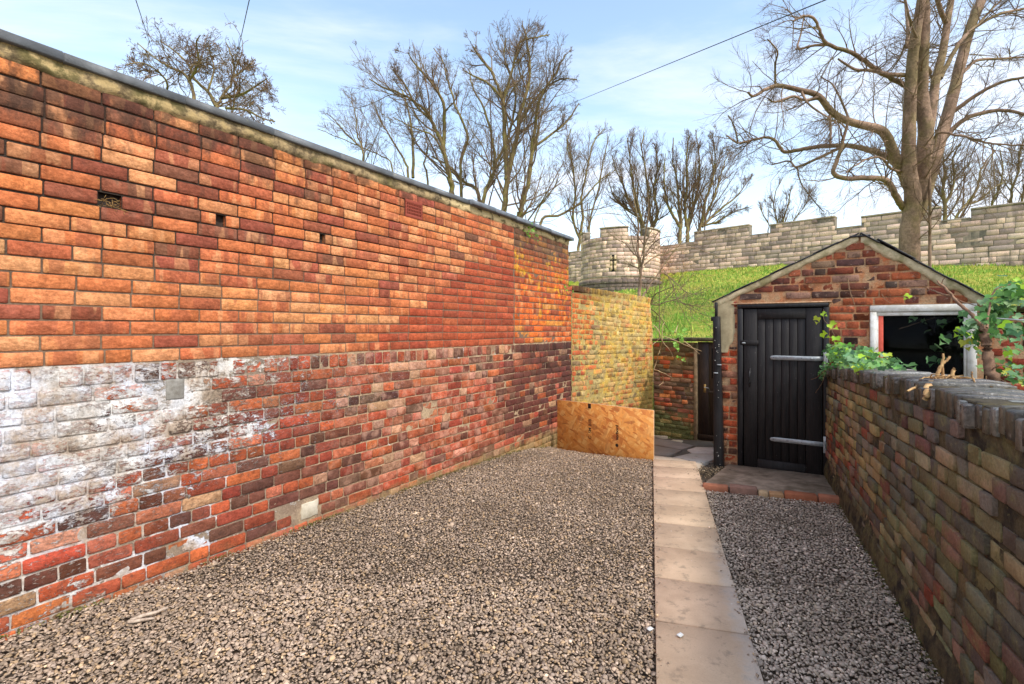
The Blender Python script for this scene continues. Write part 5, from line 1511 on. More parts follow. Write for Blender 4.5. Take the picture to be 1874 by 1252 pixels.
def poly_groups(limbs, Y0, rg, drift):
    out = []
    for L in limbs:
        pts, w0, w1 = L[0], L[1], L[2]; Ys = L[3] if len(L) > 3 else None
        near = None
        for C_, R_ in out:                       # does it spring from an earlier limb?
            q_ = np.stack([937 + 900 * C_[:, 0] / C_[:, 1], 602 - 900 * (C_[:, 2] - CAMZ) / C_[:, 1]], 1); d_ = np.hypot(q_[:, 0] - pts[0][0], q_[:, 1] - pts[0][1])
            if near is None or d_.min() < near[0]: near = (d_.min(), float(C_[d_.argmin(), 1]))
        Yb = Y0
        if near is not None and near[0] < 9: Yb = near[1]
        elif pts[0][1] > 224:                     # a stem of its own: carry it down to the ground behind the walls
            b0 = pix(pts[0][0], 0, Y0); zg = min(bank_z(b0.x, Y0) - .3, 20); yb = 602 - 900 * (zg - CAMZ) / Y0; x0_ = pts[0][0] + (pts[0][0] - pts[1][0]) * .1
            if yb > pts[0][1] + 30: pts = [(x0_, yb), (x0_, pts[0][1] * .5 + yb * .5)] + list(pts); Ys = ([Ys[0]] * 2 + list(Ys)) if Ys else None
        n_ = len(pts); ph = rg.uniform(0, 6.28); am = drift * rg.uniform(.4, 1) * (1 if rg.random() < .5 else -1)
        P = [np.array(pix(x, y, (Y0 if Ys else Yb) + (Ys[i] if Ys else am * (i / (n_ - 1)) ** 1.2))) for i, (x, y) in enumerate(pts)]
        n = max(8, n_ * 4); C = catmull(P, n); Y_ = Y0
        R = np.linspace(w0, w1, n) / 2 / 900 * Y0
        L_ = np.linalg.norm(C[-1] - C[0]); C[1:-1] += rg.normal(0, min(L_ * .0018, R.max() * .3) * (1 if w0 < 15 else .25), (n - 2, 3))
        out.append((C, R))
    return out
def spawn(P, R, k, lenf, spread, up, rg, nseg, wander, rmin, inside, lo=.15, rfac=.55, lmin=0, taper=.35, rcap=9, lcap=99, dens=0):
    """side branches of every branch in P"""
    N, n, _ = P.shape
    Ltot = np.linalg.norm(np.diff(P, axis=1), axis=2).sum(1)
    u = rg.uniform(lo, 1, (N, k)); x = u * (n - 1); i = np.minimum(x.astype(int), n - 2); f = (x - i)[..., None]; ar = np.arange(N)[:, None]
    p = P[ar, i] * (1 - f) + P[ar, i + 1] * f; t = P[ar, i + 1] - P[ar, i]; t /= np.linalg.norm(t, axis=2, keepdims=True) + 1e-9
    r = R[ar, i] * (1 - f[..., 0]) + R[ar, i + 1] * f[..., 0]
    v = rg.normal(0, 1, (N, k, 3)); v -= (v * t).sum(2, keepdims=True) * t; v /= np.linalg.norm(v, axis=2, keepdims=True)
    a = np.radians(rg.normal(spread, spread * .25, (N, k)))[..., None]
    d = t * np.cos(a) + v * np.sin(a)
    L = lenf * Ltot[:, None] * rg.uniform(.55, 1.25, (N, k)) * (1.15 - .55 * u); L = np.minimum(np.maximum(L, lmin), lcap * rg.uniform(.6, 1.1, L.shape))
    p = p.reshape(-1, 3); d = d.reshape(-1, 3); L = L.ravel(); r = np.maximum(r.ravel() * rfac * rg.uniform(.7, 1.1, r.size), rmin)
    r = np.minimum(r, rcap)
    if dens:
        m = rg.random(len(p)) < np.repeat(np.clip(Ltot / (Ltot.max() * .55), .05, 1), k); p, d, L, r = p[m], d[m], L[m], r[m]
    if inside is not None:
        m = inside(p); p, d, L, r = p[m], d[m], L[m], r[m]
        for _ in range(3): L = np.where(inside(p + d * L[:, None]), L, L * .6)
    pts = [p]; cur = p
    for s in range(nseg):
        d = d + rg.normal(0, wander, d.shape); d[:, 2] += up; d /= np.linalg.norm(d, axis=1, keepdims=True) + 1e-9
        cur = cur + d * (L / nseg)[:, None]; pts.append(cur)
    Pn = np.stack(pts, 1); Rn = r[:, None] * np.linspace(1, taper, nseg + 1)[None]
    return Pn, np.maximum(Rn, rmin * .8)
def make_tree(name, label, limbs, Y0, seed, levels, mats=(m_bark, m_twig), drift=2.5, crown=None, group=None, base_z=None):
    """limbs: (pixel polyline, width px at foot, width px at tip); levels: spawn settings"""
    rg = np.random.default_rng(seed); LG = poly_groups(limbs, Y0, rg, drift)
    foot = LG[0][0][0]; root = empty('bare_tree', tuple(foot)); tag(root, label, 'tree', group)
    off = foot
    inside = None
    if crown:
        (cx, cy, rx, ry) = crown; C0 = np.array(pix(cx, cy, Y0)); RX, RY = rx / 900 * Y0, ry / 900 * Y0
        def inside(p):
            q = (p - C0) / np.array([RX, RX * .8, RY]); return (q ** 2).sum(1) < 1 + .30 * np.sin(p[:, 0] * 1.9 + p[:, 2] * 1.3 + seed) * np.sin(p[:, 2] * 2.3 - p[:, 0] * .8 + seed * 2) + .12 * np.sin(p[:, 0] * 5.1 + p[:, 2] * 4.3)
    tr = [(C[None] - off, R[None], 8) for C, R in LG]
    tube_mesh('trunk', tr, mats[0], root)
    # resample limbs to a common count
    n = 14
    P = np.stack([C[np.linspace(0, len(C) - 1, n).astype(int)] for C, R in LG]); R = np.stack([R_[np.linspace(0, len(R_) - 1, n).astype(int)] for C, R_ in LG])
    groups = []; cur = (P, R); 
    for li, lv in enumerate(levels):
        Pn, Rn = spawn(cur[0], cur[1], rg=rg, inside=inside, **lv)
        groups.append((Pn - off, Rn, 5 if li == 0 else (4 if li == 1 else 3))); cur = (Pn, Rn)
    tube_mesh('crown', groups, mats[1], root, smooth=False)
    return root, cur
def lv(k, lenf, spread, up, nseg, wander, rmin, lo=.15, **kw): return dict(k=k, lenf=lenf, spread=spread, up=up, nseg=nseg, wander=wander, rmin=rmin, lo=lo, **kw)
def Q(cx, cy, ox, oy, s): return (ox + cx / s, oy + cy / s)
def limb8(pts, w0, w1): return ([Q(x, y, 560, 20, 2.782) for x, y in pts], w0, w1)
STD = [lv(20, .40, 42, .10, 6, .13, .016, .15, rcap=.07, dens=1), lv(8, .52, 38, .06, 4, .15, .010), lv(5, .60, 34, .04, 2, .16, .0075), lv(3, .65, 30, .03, 1, .2, .006)]
GRP = 'bare trees rising behind the walls'
make_tree('t', 'tallest bare spreading tree behind the middle of the long brick wall', [
    limb8([(1000, 1060), (1010, 1000), (1022, 850), (1015, 700), (1010, 560), (1000, 450), (975, 380), (930, 290), (880, 230), (850, 180)], 13, 2.5),
    limb8([(1020, 860), (1050, 740), (1080, 620), (1090, 520), (1130, 400), (1140, 280), (1120, 120), (1100, 75)], 10, 2.2),
    limb8([(1085, 1060), (1095, 1020), (1130, 880), (1150, 720), (1170, 560), (1200, 430), (1280, 300), (1320, 220)], 12, 2.2),
    limb8([(1150, 700), (1260, 620), (1330, 560), (1390, 470)], 5, 2), limb8([(900, 990), (920, 900), (960, 780), (940, 620), (900, 480), (850, 390), (830, 300)], 9, 2.2),
    limb8([(960, 780), (1010, 690), (1060, 520), (1060, 380), (1010, 230), (1020, 140)], 6, 2), limb8([(1090, 560), (1190, 420), (1290, 350), (1380, 350)], 5, 1.8),
    limb8([(1000, 450), (930, 370), (850, 330), (800, 300)], 5, 1.6), limb8([(1000, 480), (1060, 260), (1090, 160), (1200, 130), (1240, 120)], 5, 1.6)],
    36, 101, STD, crown=(950, 235, 150, 205), drift=2.6, group=None)
make_tree('t', 'bare tree with rising crown just left of the tallest tree', [
    limb8([(745, 930), (738, 860), (715, 760), (690, 670), (640, 560), (600, 500), (520, 440), (400, 390), (320, 345)], 11, 2), 
    limb8([(700, 700), (705, 560), (700, 470), (650, 380), (590, 310), (540, 250), (520, 210)], 7, 1.8), limb8([(790, 900), (790, 760), (820, 640), (760, 480), (720, 360), (700, 260), (650, 190)], 7, 1.8),
    limb8([(880, 960), (860, 900), (800, 870), (740, 800), (640, 740)], 8, 3), limb8([(640, 560), (560, 480), (500, 370), (430, 290)], 5, 1.6), limb8([(715, 760), (650, 640), (560, 600), (440, 540)], 4, 1.6)],
    38, 102, STD, crown=(745, 250, 140, 185), drift=2.4)
TH = [lv(16, .42, 34, .12, 5, .12, .014, .15, dens=1), lv(7, .55, 32, .07, 4, .14, .009), lv(5, .6, 30, .05, 3, .16, .007), lv(2, .6, 30, .03, 1, .2, .006)]
make_tree('t', 'thin twiggy bare tree at the left end of the group, low behind the brick wall', [
    limb8([(290, 770), (285, 700), (260, 620), (250, 520), (230, 460)], 5, 1.4), limb8([(285, 700), (200, 620), (140, 550), (100, 520)], 3, 1.2),
    limb8([(520, 850), (500, 760), (440, 660), (380, 560), (350, 480)], 6, 1.6), limb8([(545, 850), (545, 700), (530, 560), (500, 430), (470, 380)], 6, 1.6), limb8([(440, 800), (380, 740), (300, 700), (150, 640), (60, 600)], 3.5, 1.2),
    limb8([(620, 860), (600, 780), (620, 700), (600, 600)], 5, 1.6)], 42, 103, TH, crown=(660, 270, 105, 118), drift=2.2)
make_tree('t', 'bare tree with a long drooping bough, above the end of the long brick wall', [
    limb8([(1380, 1260), (1395, 1150), (1410, 1050), (1400, 960), (1420, 860), (1440, 760), (1470, 660), (1520, 600)], 7, 1.8), limb8([(1200, 1062), (1290, 1040), (1380, 990), (1420, 950), (1480, 880), (1550, 820)], 6, 2),
    limb8([(1400, 1180), (1360, 1060), (1370, 940), (1360, 800), (1330, 690), (1350, 600)], 5, 1.6), limb8([(1440, 1160), (1450, 1050), (1490, 900), (1510, 780), (1540, 640)], 5, 1.6), limb8([(1170, 1040), (1260, 900), (1290, 830)], 4, 1.6)], 47, 104, TH, crown=(1075, 325, 82, 130), drift=2.0)
def limb5(pts, w0, w1): return ([Q(x, y, 1050, 300, 4.1725) for x, y in pts], w0, w1)
FAN = [lv(20, .36, 24, .07, 6, .09, .012, .12, dens=1), lv(7, .55, 26, .04, 4, .12, .009), lv(5, .6, 28, .02, 3, .14, .0075), lv(2, .6, 28, .02, 1, .2, .007)]
make_tree('t', 'fan shaped bare tree rising behind the round bastion', [
    limb5([(600, 520), (590, 440), (575, 320), (560, 150), (540, 0), (520, -130), (540, -240)], 8, 1.5), limb5([(520, 520), (500, 430), (440, 320), (380, 180), (330, 60), (290, -60)], 7, 1.4), limb5([(540, 500), (500, 350), (450, 150), (430, -20), (410, -200)], 6, 1.4),
    limb5([(600, 470), (640, 380), (610, 200), (640, 40), (620, -150)], 6, 1.4), limb5([(480, 400), (380, 330), (300, 230), (260, 100)], 4, 1.2)], 47, 105, FAN, crown=(1180, 345, 82, 118), drift=1.6)
make_tree('t', 'dense fan shaped bare tree with several stems behind the battlements', [
    limb5([(810, 560), (820, 440), (800, 300), (790, 120), (760, -20), (760, -200)], 9, 1.6), limb5([(870, 560), (875, 450), (900, 360), (940, 220), (960, 60), (950, -120), (930, -260)], 9, 1.5), limb5([(960, 520), (975, 440), (1040, 330), (1090, 200), (1130, 60), (1180, -80)], 8, 1.4),
    limb5([(980, 480), (1040, 420), (1140, 330), (1250, 240), (1330, 130)], 6, 1.3), limb5([(860, 480), (850, 300), (870, 140), (860, -40), (880, -230)], 6, 1.3), limb5([(810, 480), (740, 360), (700, 240), (690, 80), (700, -80)], 6, 1.3), limb5([(980, 460), (1000, 300), (1060, 120), (1080, -60), (1060, -220)], 6, 1.3), limb5([(1000, 470), (1100, 440), (1200, 380), (1320, 330)], 4, 1.2)], 45, 106, FAN, crown=(1298, 350, 98, 118), drift=1.6)
make_tree('t', 'small upright bush like tree standing alone behind the middle battlements', [
    limb5([(1560, 560), (1555, 450), (1530, 340), (1540, 220), (1600, 100)], 4, 1.2), limb5([(1590, 560), (1600, 430), (1640, 300), (1660, 170)], 4, 1.2), limb5([(1480, 540), (1490, 460), (1440, 380), (1420, 300)], 3, 1.1), limb5([(1640, 540), (1680, 430), (1760, 330), (1800, 240)], 3, 1.1)], 44, 107, FAN[:3], crown=(1450, 380, 60, 72), drift=1.2)
# plane tree on the far left, with its seed balls
def limb1(pts, w0, w1): return ([Q(x, y, 0, 0, 2.782) for x, y in pts], w0, w1)
PLN = [lv(12, .62, 52, .03, 6, .26, .013, .10), lv(7, .55, 48, .02, 5, .32, .012), lv(5, .55, 46, .0, 3, .35, .009), lv(3, .6, 42, -.02, 2, .35, .008)]
rt, cu = make_tree('t', 'crooked bare plane tree with seed balls, leftmost tree behind the long brick wall', [
    limb1([(1105, 640), (1105, 545), (1130, 500), (1180, 420), (1190, 330), (1170, 260), (1150, 215)], 8, 2), limb1([(1100, 540), (1060, 470), (990, 400), (960, 330), (900, 270), (820, 210)], 7, 2), limb1([(985, 560), (985, 470), (940, 380), (860, 340), (780, 290), (700, 220)], 7, 1.8),
    limb1([(850, 470), (850, 420), (800, 360), (720, 320), (640, 330)], 4, 1.5), limb1([(1130, 500), (1230, 480), (1300, 440), (1360, 400)], 6, 1.8), limb1([(1150, 550), (1250, 560), (1330, 600), (1400, 620)], 5, 1.6), limb1([(1180, 400), (1260, 340), (1300, 300)], 4, 1.6), limb1([(960, 420), (1010, 320), (1000, 220), (1020, 180)], 4.5, 1.6), limb1([(1060, 460), (1090, 350), (1060, 250)], 4, 1.5)], 27, 108, PLN, crown=(358, 175, 180, 135), drift=2.6)
rg = np.random.default_rng(5); P_ = cu[0][:, -1]; sel = P_[rg.integers(len(P_), size=420)] - np.array(rt.location); v0, f0 = octa()
Vs = (sel[:, None] + np.array([0, 0, -.06]) + v0[None] * rg.uniform(.025, .042, (420, 1, 1))); Fs = (f0[None] + (np.arange(420) * 6)[:, None, None]).reshape(-1, 3)
o = link('seed_balls', mesh_np('seed_balls', Vs.reshape(-1, 3), Fs.ravel(), np.arange(len(Fs)) * 3, np.full(len(Fs), 3), simple_mat('seed_ball', srgb(112, 74, 54), srgb(84, 58, 46), 5, .9, 0)), rt); o['kind'] = 'stuff'
# the big tree in front of the city wall
def limb7(pts, w0, w1, Ys=None): return ([Q(x, y, 1250, 0, 2.782) for x, y in pts], w0, w1) + ((Ys,) if Ys else ())
BIG = [lv(22, .36, 54, .02, 7, .13, .007, .15, rcap=.020, lcap=2.0, dens=1), lv(6, .55, 42, .005, 5, .13, .0045, lcap=1.2), lv(5, .60, 34, .0, 3, .12, .0032, lmin=.3, lcap=.75)]
make_tree('t', 'large grey barked tree with many bare limbs standing on the bank behind the shed', [
    limb7([(1150, 1330), (1152, 1240), (1155, 1150), (1165, 1080), (1170, 1000), (1155, 900), (1148, 800), (1152, 620), (1160, 420), (1180, 200), (1215, 0), (1235, -160)], 37, 12),
    limb7([(1165, 1120), (1200, 1040), (1215, 900), (1228, 760), (1235, 640), (1215, 500), (1215, 350), (1225, 150), (1225, 0), (1220, -150)], 28, 15, [0, -.1, -.3, -.4, -.5, -.5, -.6, -.7, -.8, -1]),
    limb7([(1180, 1080), (1225, 1000), (1262, 860), (1300, 740), (1350, 580), (1400, 380), (1450, 180), (1520, 0), (1570, -120)], 26, 15, [0, .1, .3, .5, .8, 1.1, 1.4, 1.7, 2]),
    limb7([(1235, 720), (1262, 600), (1285, 420), (1325, 250), (1350, 80), (1375, -60)], 17, 10, [-.4, -.2, .1, .4, .6, .9]),
    limb7([(1340, 120), (1310, 50), (1290, -20)], 9, 7), limb7([(1155, 960), (1120, 880), (1080, 800), (1040, 700), (1000, 660), (930, 640), (850, 620), (760, 575), (690, 490), (600, 460), (490, 437), (420, 455), (360, 490), (330, 470)], 20, 3.0, [0, -.2, -.4, -.6, -.8, -.9, -1, -1.2, -1.4, -1.5, -1.6, -1.8, -1.9, -2]),
    limb7([(1100, 850), (1040, 800), (960, 770), (830, 740), (700, 745), (580, 765), (510, 770), (480, 730), (440, 700), (360, 712), (280, 727), (220, 690)], 11, 3, [-.3, .0, .3, .6, .9, 1.1, 1.2, 1.2, 1.3, 1.4, 1.5, 1.6]),
    limb7([(1150, 1075), (1115, 1050), (1080, 990), (1035, 920), (930, 905), (835, 908), (765, 880), (790, 800), (820, 700), (840, 620)], 13, 4, [0, -.2, -.5, -.8, -1.2, -1.5, -1.8, -1.9, -2, -2.1]),
    limb7([(825, 740), (700, 800), (580, 850), (540, 820), (450, 840)], 6, 2.4), limb7([(700, 490), (620, 510), (560, 490), (470, 520), (430, 500)], 5, 2.2), limb7([(1190, 385), (1050, 378), (960, 360), (870, 350), (790, 300)], 8, 3),
    limb7([(1140, 440), (1060, 400), (980, 350), (910, 300), (850, 265), (740, 228), (700, 170), (670, 100), (615, 80), (560, 110)], 9, 3, [0, -.2, -.5, -.8, -1, -1.3, -1.5, -1.7, -1.9, -2]), limb7([(740, 228), (660, 232), (585, 245), (600, 170), (615, 90)], 5, 2),
    limb7([(1330, 700), (1430, 610), (1550, 570), (1650, 563), (1760, 590)], 9, 5), limb7([(1375, 570), (1500, 480), (1620, 420), (1760, 390)], 8, 4.5, [.8, .4, 0, -.5]), limb7([(1420, 375), (1490, 310), (1600, 300), (1740, 290)], 7, 3.6, [1.1, 1.4, 1.9, 2.4]),
    limb7([(1310, 400), (1400, 230), (1500, 130), (1620, 70), (1760, 40)], 8, 4.5, [.1, .5, 1, 1.4, 1.9]), limb7([(1260, 370), (1220, 300), (1200, 220), (1160, 120), (1130, 0)], 7, 3, [.1, -.4, -.8, -1.2, -1.5]),
    limb7([(1250, 590), (1290, 460), (1240, 350), (1215, 290)], 6, 3), limb7([(1270, 720), (1400, 690), (1520, 720), (1600, 735), (1740, 740)], 5, 2.4, [-.5, -1.2, -1.8, -2.2, -2.6]),
    limb7([(1140, 880), (1060, 860), (1000, 800), (900, 830), (830, 880)], 5, 2, [0, -.8, -1.3, -1.6, -2]), limb7([(1500, 130), (1560, 60), (1640, -20)], 5, 3), limb7([(1130, 230), (1100, 300), (1060, 360)], 4, 2), limb7([(1140, 240), (1145, 120), (1130, 0)], 7, 5),
    limb7([(850, 620), (800, 500), (760, 430), (700, 390)], 4, 1.8), limb7([(745, 590), (752, 660), (750, 735)], 4.5, 2.6), limb7([(600, 460), (640, 530), (740, 600)], 4, 2.4), limb7([(470, 437), (470, 330), (480, 260), (430, 200)], 3.6, 1.8), limb7([(280, 727), (260, 640), (230, 590)], 3, 1.6), limb7([(580, 850), (600, 930), (680, 1040), (720, 1080)], 3, 1.4)],
    17.0, 110, BIG, mats=(m_beech, m_twig), drift=1.4)
def limb6(pts, w0, w1): return ([Q(x, y, 1400, 300, 3.954) for x, y in pts], w0, w1)
make_tree('t', 'twisted bare tree right of the large trunk, behind the battlements', [
    limb6([(1300, 420), (1305, 330), (1290, 200), (1300, 80), (1280, -60), (1240, -180)], 8, 2), limb6([(1305, 280), (1350, 200), (1370, 80), (1360, -40), (1420, -160)], 5, 1.8), limb6([(1380, 400), (1450, 300), (1520, 200), (1560, 60), (1600, -20), (1660, -100)], 6, 1.8), limb6([(1440, 300), (1560, 260), (1640, 180), (1740, 130)], 4, 1.6), limb6([(1290, 260), (1230, 170), (1180, 110)], 3.5, 1.4)], 33, 111, TH[:4], crown=(1770, 330, 90, 110), drift=2)
make_tree('t', 'bare tree at the right edge behind the highest battlements', [
    limb6([(1640, 330), (1650, 260), (1700, 160), (1720, 40), (1700, -100)], 5, 1.6), limb6([(1780, 300), (1790, 180), (1830, 60), (1840, -80), (1880, -180)], 6, 1.6), limb6([(1860, 260), (1900, 120), (1960, 0)], 5, 2)], 37, 112, TH[:4], crown=(1870, 330, 90, 110), drift=2)
# slender tree and tangled shrub in front of the bastion
SL = [lv(7, .42, 42, .04, 6, .2, .006, .2), lv(4, .5, 42, .02, 4, .24, .0042), lv(3, .55, 42, .0, 3, .26, .0032)]
make_tree('t', 'slender grey young tree forking in front of the round bastion', [
    limb5([(500, 1040), (500, 980), (508, 880), (516, 780), (495, 700), (485, 620), (495, 500), (490, 420), (470, 330), (455, 200)], 7.5, 2), limb5([(516, 790), (535, 700), (540, 580), (555, 480), (570, 360), (565, 220)], 4.6, 1.6),
    limb5([(525, 1020), (560, 960), (650, 830), (740, 700), (830, 590), (885, 500)], 3.4, 1.4), limb5([(535, 775), (620, 710), (700, 685), (800, 650), (900, 640), (1000, 670), (1180, 745)], 2.8, 1.0), limb5([(540, 690), (640, 640), (720, 570)], 2.2, .9), limb5([(500, 800), (420, 770), (330, 755)], 2.2, .9)],
    14.0, 120, SL, mats=(m_beech, m_twig), drift=1.0)
make_tree('t', 'dark tangled leafless shrub leaning over the yellow wall onto the grass', [
    limb5([(570, 1090), (640, 1080), (720, 1050), (800, 1030), (900, 1000), (1000, 980)], 3, .9), limb5([(575, 1090), (620, 1000), (700, 960), (780, 930)], 2.4, .8), limb5([(580, 1100), (640, 1150), (700, 1230), (760, 1330)], 2.4, .8), limb5([(660, 820), (720, 860), (760, 940), (800, 1060), (900, 1250)], 2, .8), limb5([(690, 830), (770, 900), (860, 980), (960, 1000)], 2, .7), limb5([(600, 1060), (560, 980), (560, 900)], 2, .8), limb5([(580, 1080), (590, 1180), (600, 1280)], 2.2, .8)],
    13.0, 121, SL, mats=(m_twig, m_twig), drift=1.0)

# ------------------------------------------------------------ overhead wires
m_wire = simple_mat('dark_cable', srgb(60, 60, 64), srgb(44, 44, 48), 5, .6, 0)
for (a, b, Ya, Yb, w, lab) in (((1035, 194), (1540, -12), 34, 9, 1.6, 'telephone wire crossing the sky from the middle trees up to the right'), ((246, -8), (272, 72), 12, 24, 1.3, 'leftmost wire dropping steeply behind the long brick wall'), ((458, -8), (430, 118), 12, 24, 1.3, 'wire coming down over the crooked plane tree')):
    A, B = pix(*a, Ya), pix(*b, Yb); D = B - A; A2, B2 = A - D * (.02 if Ya > 30 else .5), B + D * .6
    n_ = 14; pts = np.array([A2 + (B2 - A2) * (i / (n_ - 1)) for i in range(n_)]); R = np.array([w / 2 / 900 * p[1] for p in pts])
    tag(tube_mesh('overhead_wire', [(pts[None], np.full((1, n_), float(np.median(R)) * .9), 6)], m_wire), lab, 'wire', 'overhead wires')

# ------------------------------------------------------------ ivy
def leaf_mesh(name, mat, fold=.25):
    out = [(0, 0), (.30, -.16), (.50, .06), (.40, .30), (.46, .52), (.22, .62), (0, 1.0), (-.22, .62), (-.46, .52), (-.40, .30), (-.50, .06), (-.30, -.16)]
    V = [(x, y, abs(x) * fold - .22 * y * y) for x, y in out] + [(0, .35, -.02), (0, .65, -.08)]; F = []
    n_ = len(out)
    for k in range(n_):
        a, b = k, (k + 1) % n_; mid = 13 if (out[a][1] + out[b][1]) / 2 > .5 else 12; F.append((a, b, mid))
    F += [(4, 13, 12), (8, 12, 13)] if False else []
    return mesh_np(name, V, [k for f in F for k in f], np.arange(len(F)) * 3, np.full(len(F), 3), mat, False)
g = G('ivy_leaf'); pc, r = g.piece_color(); tcn = g.node('ShaderNodeTexCoord'); ob = tcn.outputs['Object']; X_, Y_, Z_ = g.sep(ob)
vein = g.mr(g.m('ABSOLUTE', X_), .0, .035, .35, 0); n1 = g.noise(ob, 5, 3, .6); c = g.mix(vein, pc, g.mix(.6, pc, srgb(190, 214, 140)))
c = g.mix(1.0, c, g.mix(n1, (.7, .74, .7), (1.25, 1.25, 1.2)), 'MULTIPLY')
p_ = g.node('ShaderNodeBsdfPrincipled'); g.put(p_.inputs['Base Color'], c); p_.inputs['Roughness'].default_value = .5; p_.inputs['Specular IOR Level'].default_value = .3
tl = g.node('ShaderNodeBsdfTranslucent'); g.put(tl.inputs[0], c); ms = g.node('ShaderNodeMixShader'); ms.inputs[0].default_value = .22
g.t.links.new(p_.outputs[0], ms.inputs[1]); g.t.links.new(tl.outputs[0], ms.inputs[2]); g.t.links.new(ms.outputs[0], g.out.inputs[0]); m_leaf = g.mat
LM = [leaf_mesh('ivy_leaf', m_leaf, f) for f in (.12, .28, .42)]
GREEN = [srgb(78, 122, 60), srgb(98, 146, 72), srgb(66, 106, 56), srgb(118, 160, 92), srgb(108, 148, 102)]; LIME = [srgb(168, 200, 52), srgb(150, 190, 48), srgb(186, 200, 70)]
def leaf(parent, p, size, face, rg, col=None, droop=None):
    """one leaf: its tip hangs down and its face looks roughly towards `face`"""
    f = Vector(face) + Vector(rg.normal(0, .42, 3)); f.normalize()
    tip = Vector((rg.normal(0, .6), rg.normal(0, .4), -1 if droop is None else droop)); tip = (tip - f * tip.dot(f)).normalized(); x = tip.cross(f).normalized()
    Mx = Matrix((x, tip, f)).transposed().to_4x4(); Mx.translation = Vector(p)
    o = link('leaf', LM[int(rg.integers(3))], parent); o.matrix_local = Mx @ Matrix.Scale(size, 4)
    o.color = (*(col or jit(GREEN[int(rg.integers(5))] if rg.random() < .9 else LIME[int(rg.integers(3))], rg, .14, .06)), 1); return o
m_stem = simple_mat('ivy_stem', srgb(150, 120, 92), srgb(112, 88, 68), 30, .85, .001); m_trunkv = simple_mat('vine_bark', srgb(160, 126, 100), srgb(118, 90, 72), 26, .9, .004)
def plant(name, label, stems, mat=m_stem, cat='ivy', k=6):
    root = empty(name, tuple(stems[0][0][0])); tag(root, label, cat); o0 = np.array(root.location)
    groups = []
    for pts, r0, r1 in stems: P, R, kk = one_tube([np.array(p) for p in pts], r0, r1, max(8, len(pts) * 4), k); P[0, 1:-1] += RNG.normal(0, r0 * .25, P[0, 1:-1].shape); groups.append((P - o0, R, k))
    tube_mesh('stem', groups, mat, root); return root, o0
FACE = (-.45, -.80, .35)
# 1: cushion of ivy on the far end of the right wall
rg = np.random.default_rng(201)
tw = lambda t, y, dz: w2(RO, RA, t, y, r_top(t) + dz)
st = [([tw(.15, .25, .02), tw(.5, .15, .10), tw(1.1, .12, .06), tw(1.9, .15, .02)], .008, .004), ([tw(.2, .1, .02), tw(.25, -.02, .0), tw(.3, -.06, -.16), tw(.2, -.12, -.30)], .005, .002), ([tw(.1, .1, .05), tw(.0, -.02, -.1), tw(-.05, -.10, -.32), tw(-.02, -.22, -.50)], .004, .002), ([tw(.6, .1, .04), tw(.55, -.05, -.03), tw(.35, -.12, -.12), tw(.15, -.16, -.15)], .004, .002)]
iv, o0 = plant('ivy', 'low cushion of ivy over the far end of the right wall beside the door', st)
for k in range(280):
    t = rg.beta(1.2, 1.9) * 2.2 + .12; y = rg.uniform(-.05, .30); hmax = .24 * (1 - t / 2.35) + .03; dz = rg.random() * hmax
    p = tw(t, y, dz + .01); leaf(iv, p - Vector(o0), rg.uniform(.045, .085), (-.3, -.55, .75), rg)
for k in range(16):
    t = rg.uniform(.0, .7); leaf(iv, tw(t, -.05, rg.uniform(-.12, .03)) - Vector(o0), rg.uniform(.04, .06), FACE, rg)
# 2: lime sprig climbing beside the door frame
sp = [pix(1512, 655, 5.45), pix(1528, 625, 5.42), pix(1520, 600, 5.45), pix(1508, 585, 5.5), pix(1507, 566, 5.52)]
iv2, o0 = plant('ivy', 'thin sprig of lime green ivy climbing between the door frame and the shed wall', [([tuple(p) for p in sp], .004, .002)])
for (px, py, s_) in ((1505, 576, .06), (1497, 584, .085), (1519, 596, .10), (1506, 612, .09), (1529, 620, .09), (1534, 634, .10), (1522, 642, .08), (1550, 634, .09)):
    leaf(iv2, pix(px, py - 3, 5.36) - Vector(o0), s_, FACE, rg, jit(LIME[int(rg.integers(3))] if py < 625 else srgb(110, 180, 60), rg, .08, .05))
# 3: old climbing stem and ivy over the right end of the shed
Yv = 4.55
vst = [([pix(1822, 722, Yv), pix(1814, 690, Yv), pix(1807, 650, Yv + .03), pix(1803, 620, Yv + .05), pix(1798, 600, Yv + .08)], .046, .038),
       ([pix(1800, 604, Yv + .07), pix(1788, 588, Yv + .1), pix(1768, 568, Yv + .16), pix(1748, 548, Yv + .25), pix(1732, 530, Yv + .32), pix(1716, 514, Yv + .40)], .020, .009),
       ([pix(1742, 543, Yv + .28), pix(1725, 538, Yv + .35), pix(1706, 532, Yv + .42), pix(1694, 526, Yv + .46)], .011, .005), ([pix(1722, 522, Yv + .38), pix(1726, 512, Yv + .36), pix(1729, 508, Yv + .34)], .005, .003),
       ([pix(1806, 600, Yv), pix(1812, 560, Yv + .1), pix(1822, 530, Yv + .1), pix(1850, 520, Yv + .1)], .010, .005), ([pix(1810, 680, Yv), pix(1832, 668, Yv - .1), pix(1855, 676, Yv - .1), pix(1880, 690, Yv - .1)], .006, .003), ([pix(1824, 690, Yv), pix(1850, 705, Yv - .1), pix(1866, 716, Yv - .1)], .005, .003),
       ([pix(1738, 540, Yv + .3), pix(1760, 552, Yv + .3), pix(1790, 560, Yv + .2)], .006, .003)]
iv3, o0 = plant('ivy', 'old thick stemmed ivy climbing over the right end of the shed window', [([tuple(p) for p in s_[0]], s_[1], s_[2]) for s_ in vst], m_trunkv, k=9)
def ivy_px(n, cx, cy, sx, sy, Y, dY, smin=.06, smax=.115, face=FACE):
    for k in range(n):
        px, py = rg.normal(cx, sx), rg.normal(cy, sy); leaf(iv3, pix(px, py, Y + rg.uniform(-dY, dY)) - Vector(o0), rg.uniform(smin, smax), face, rg)
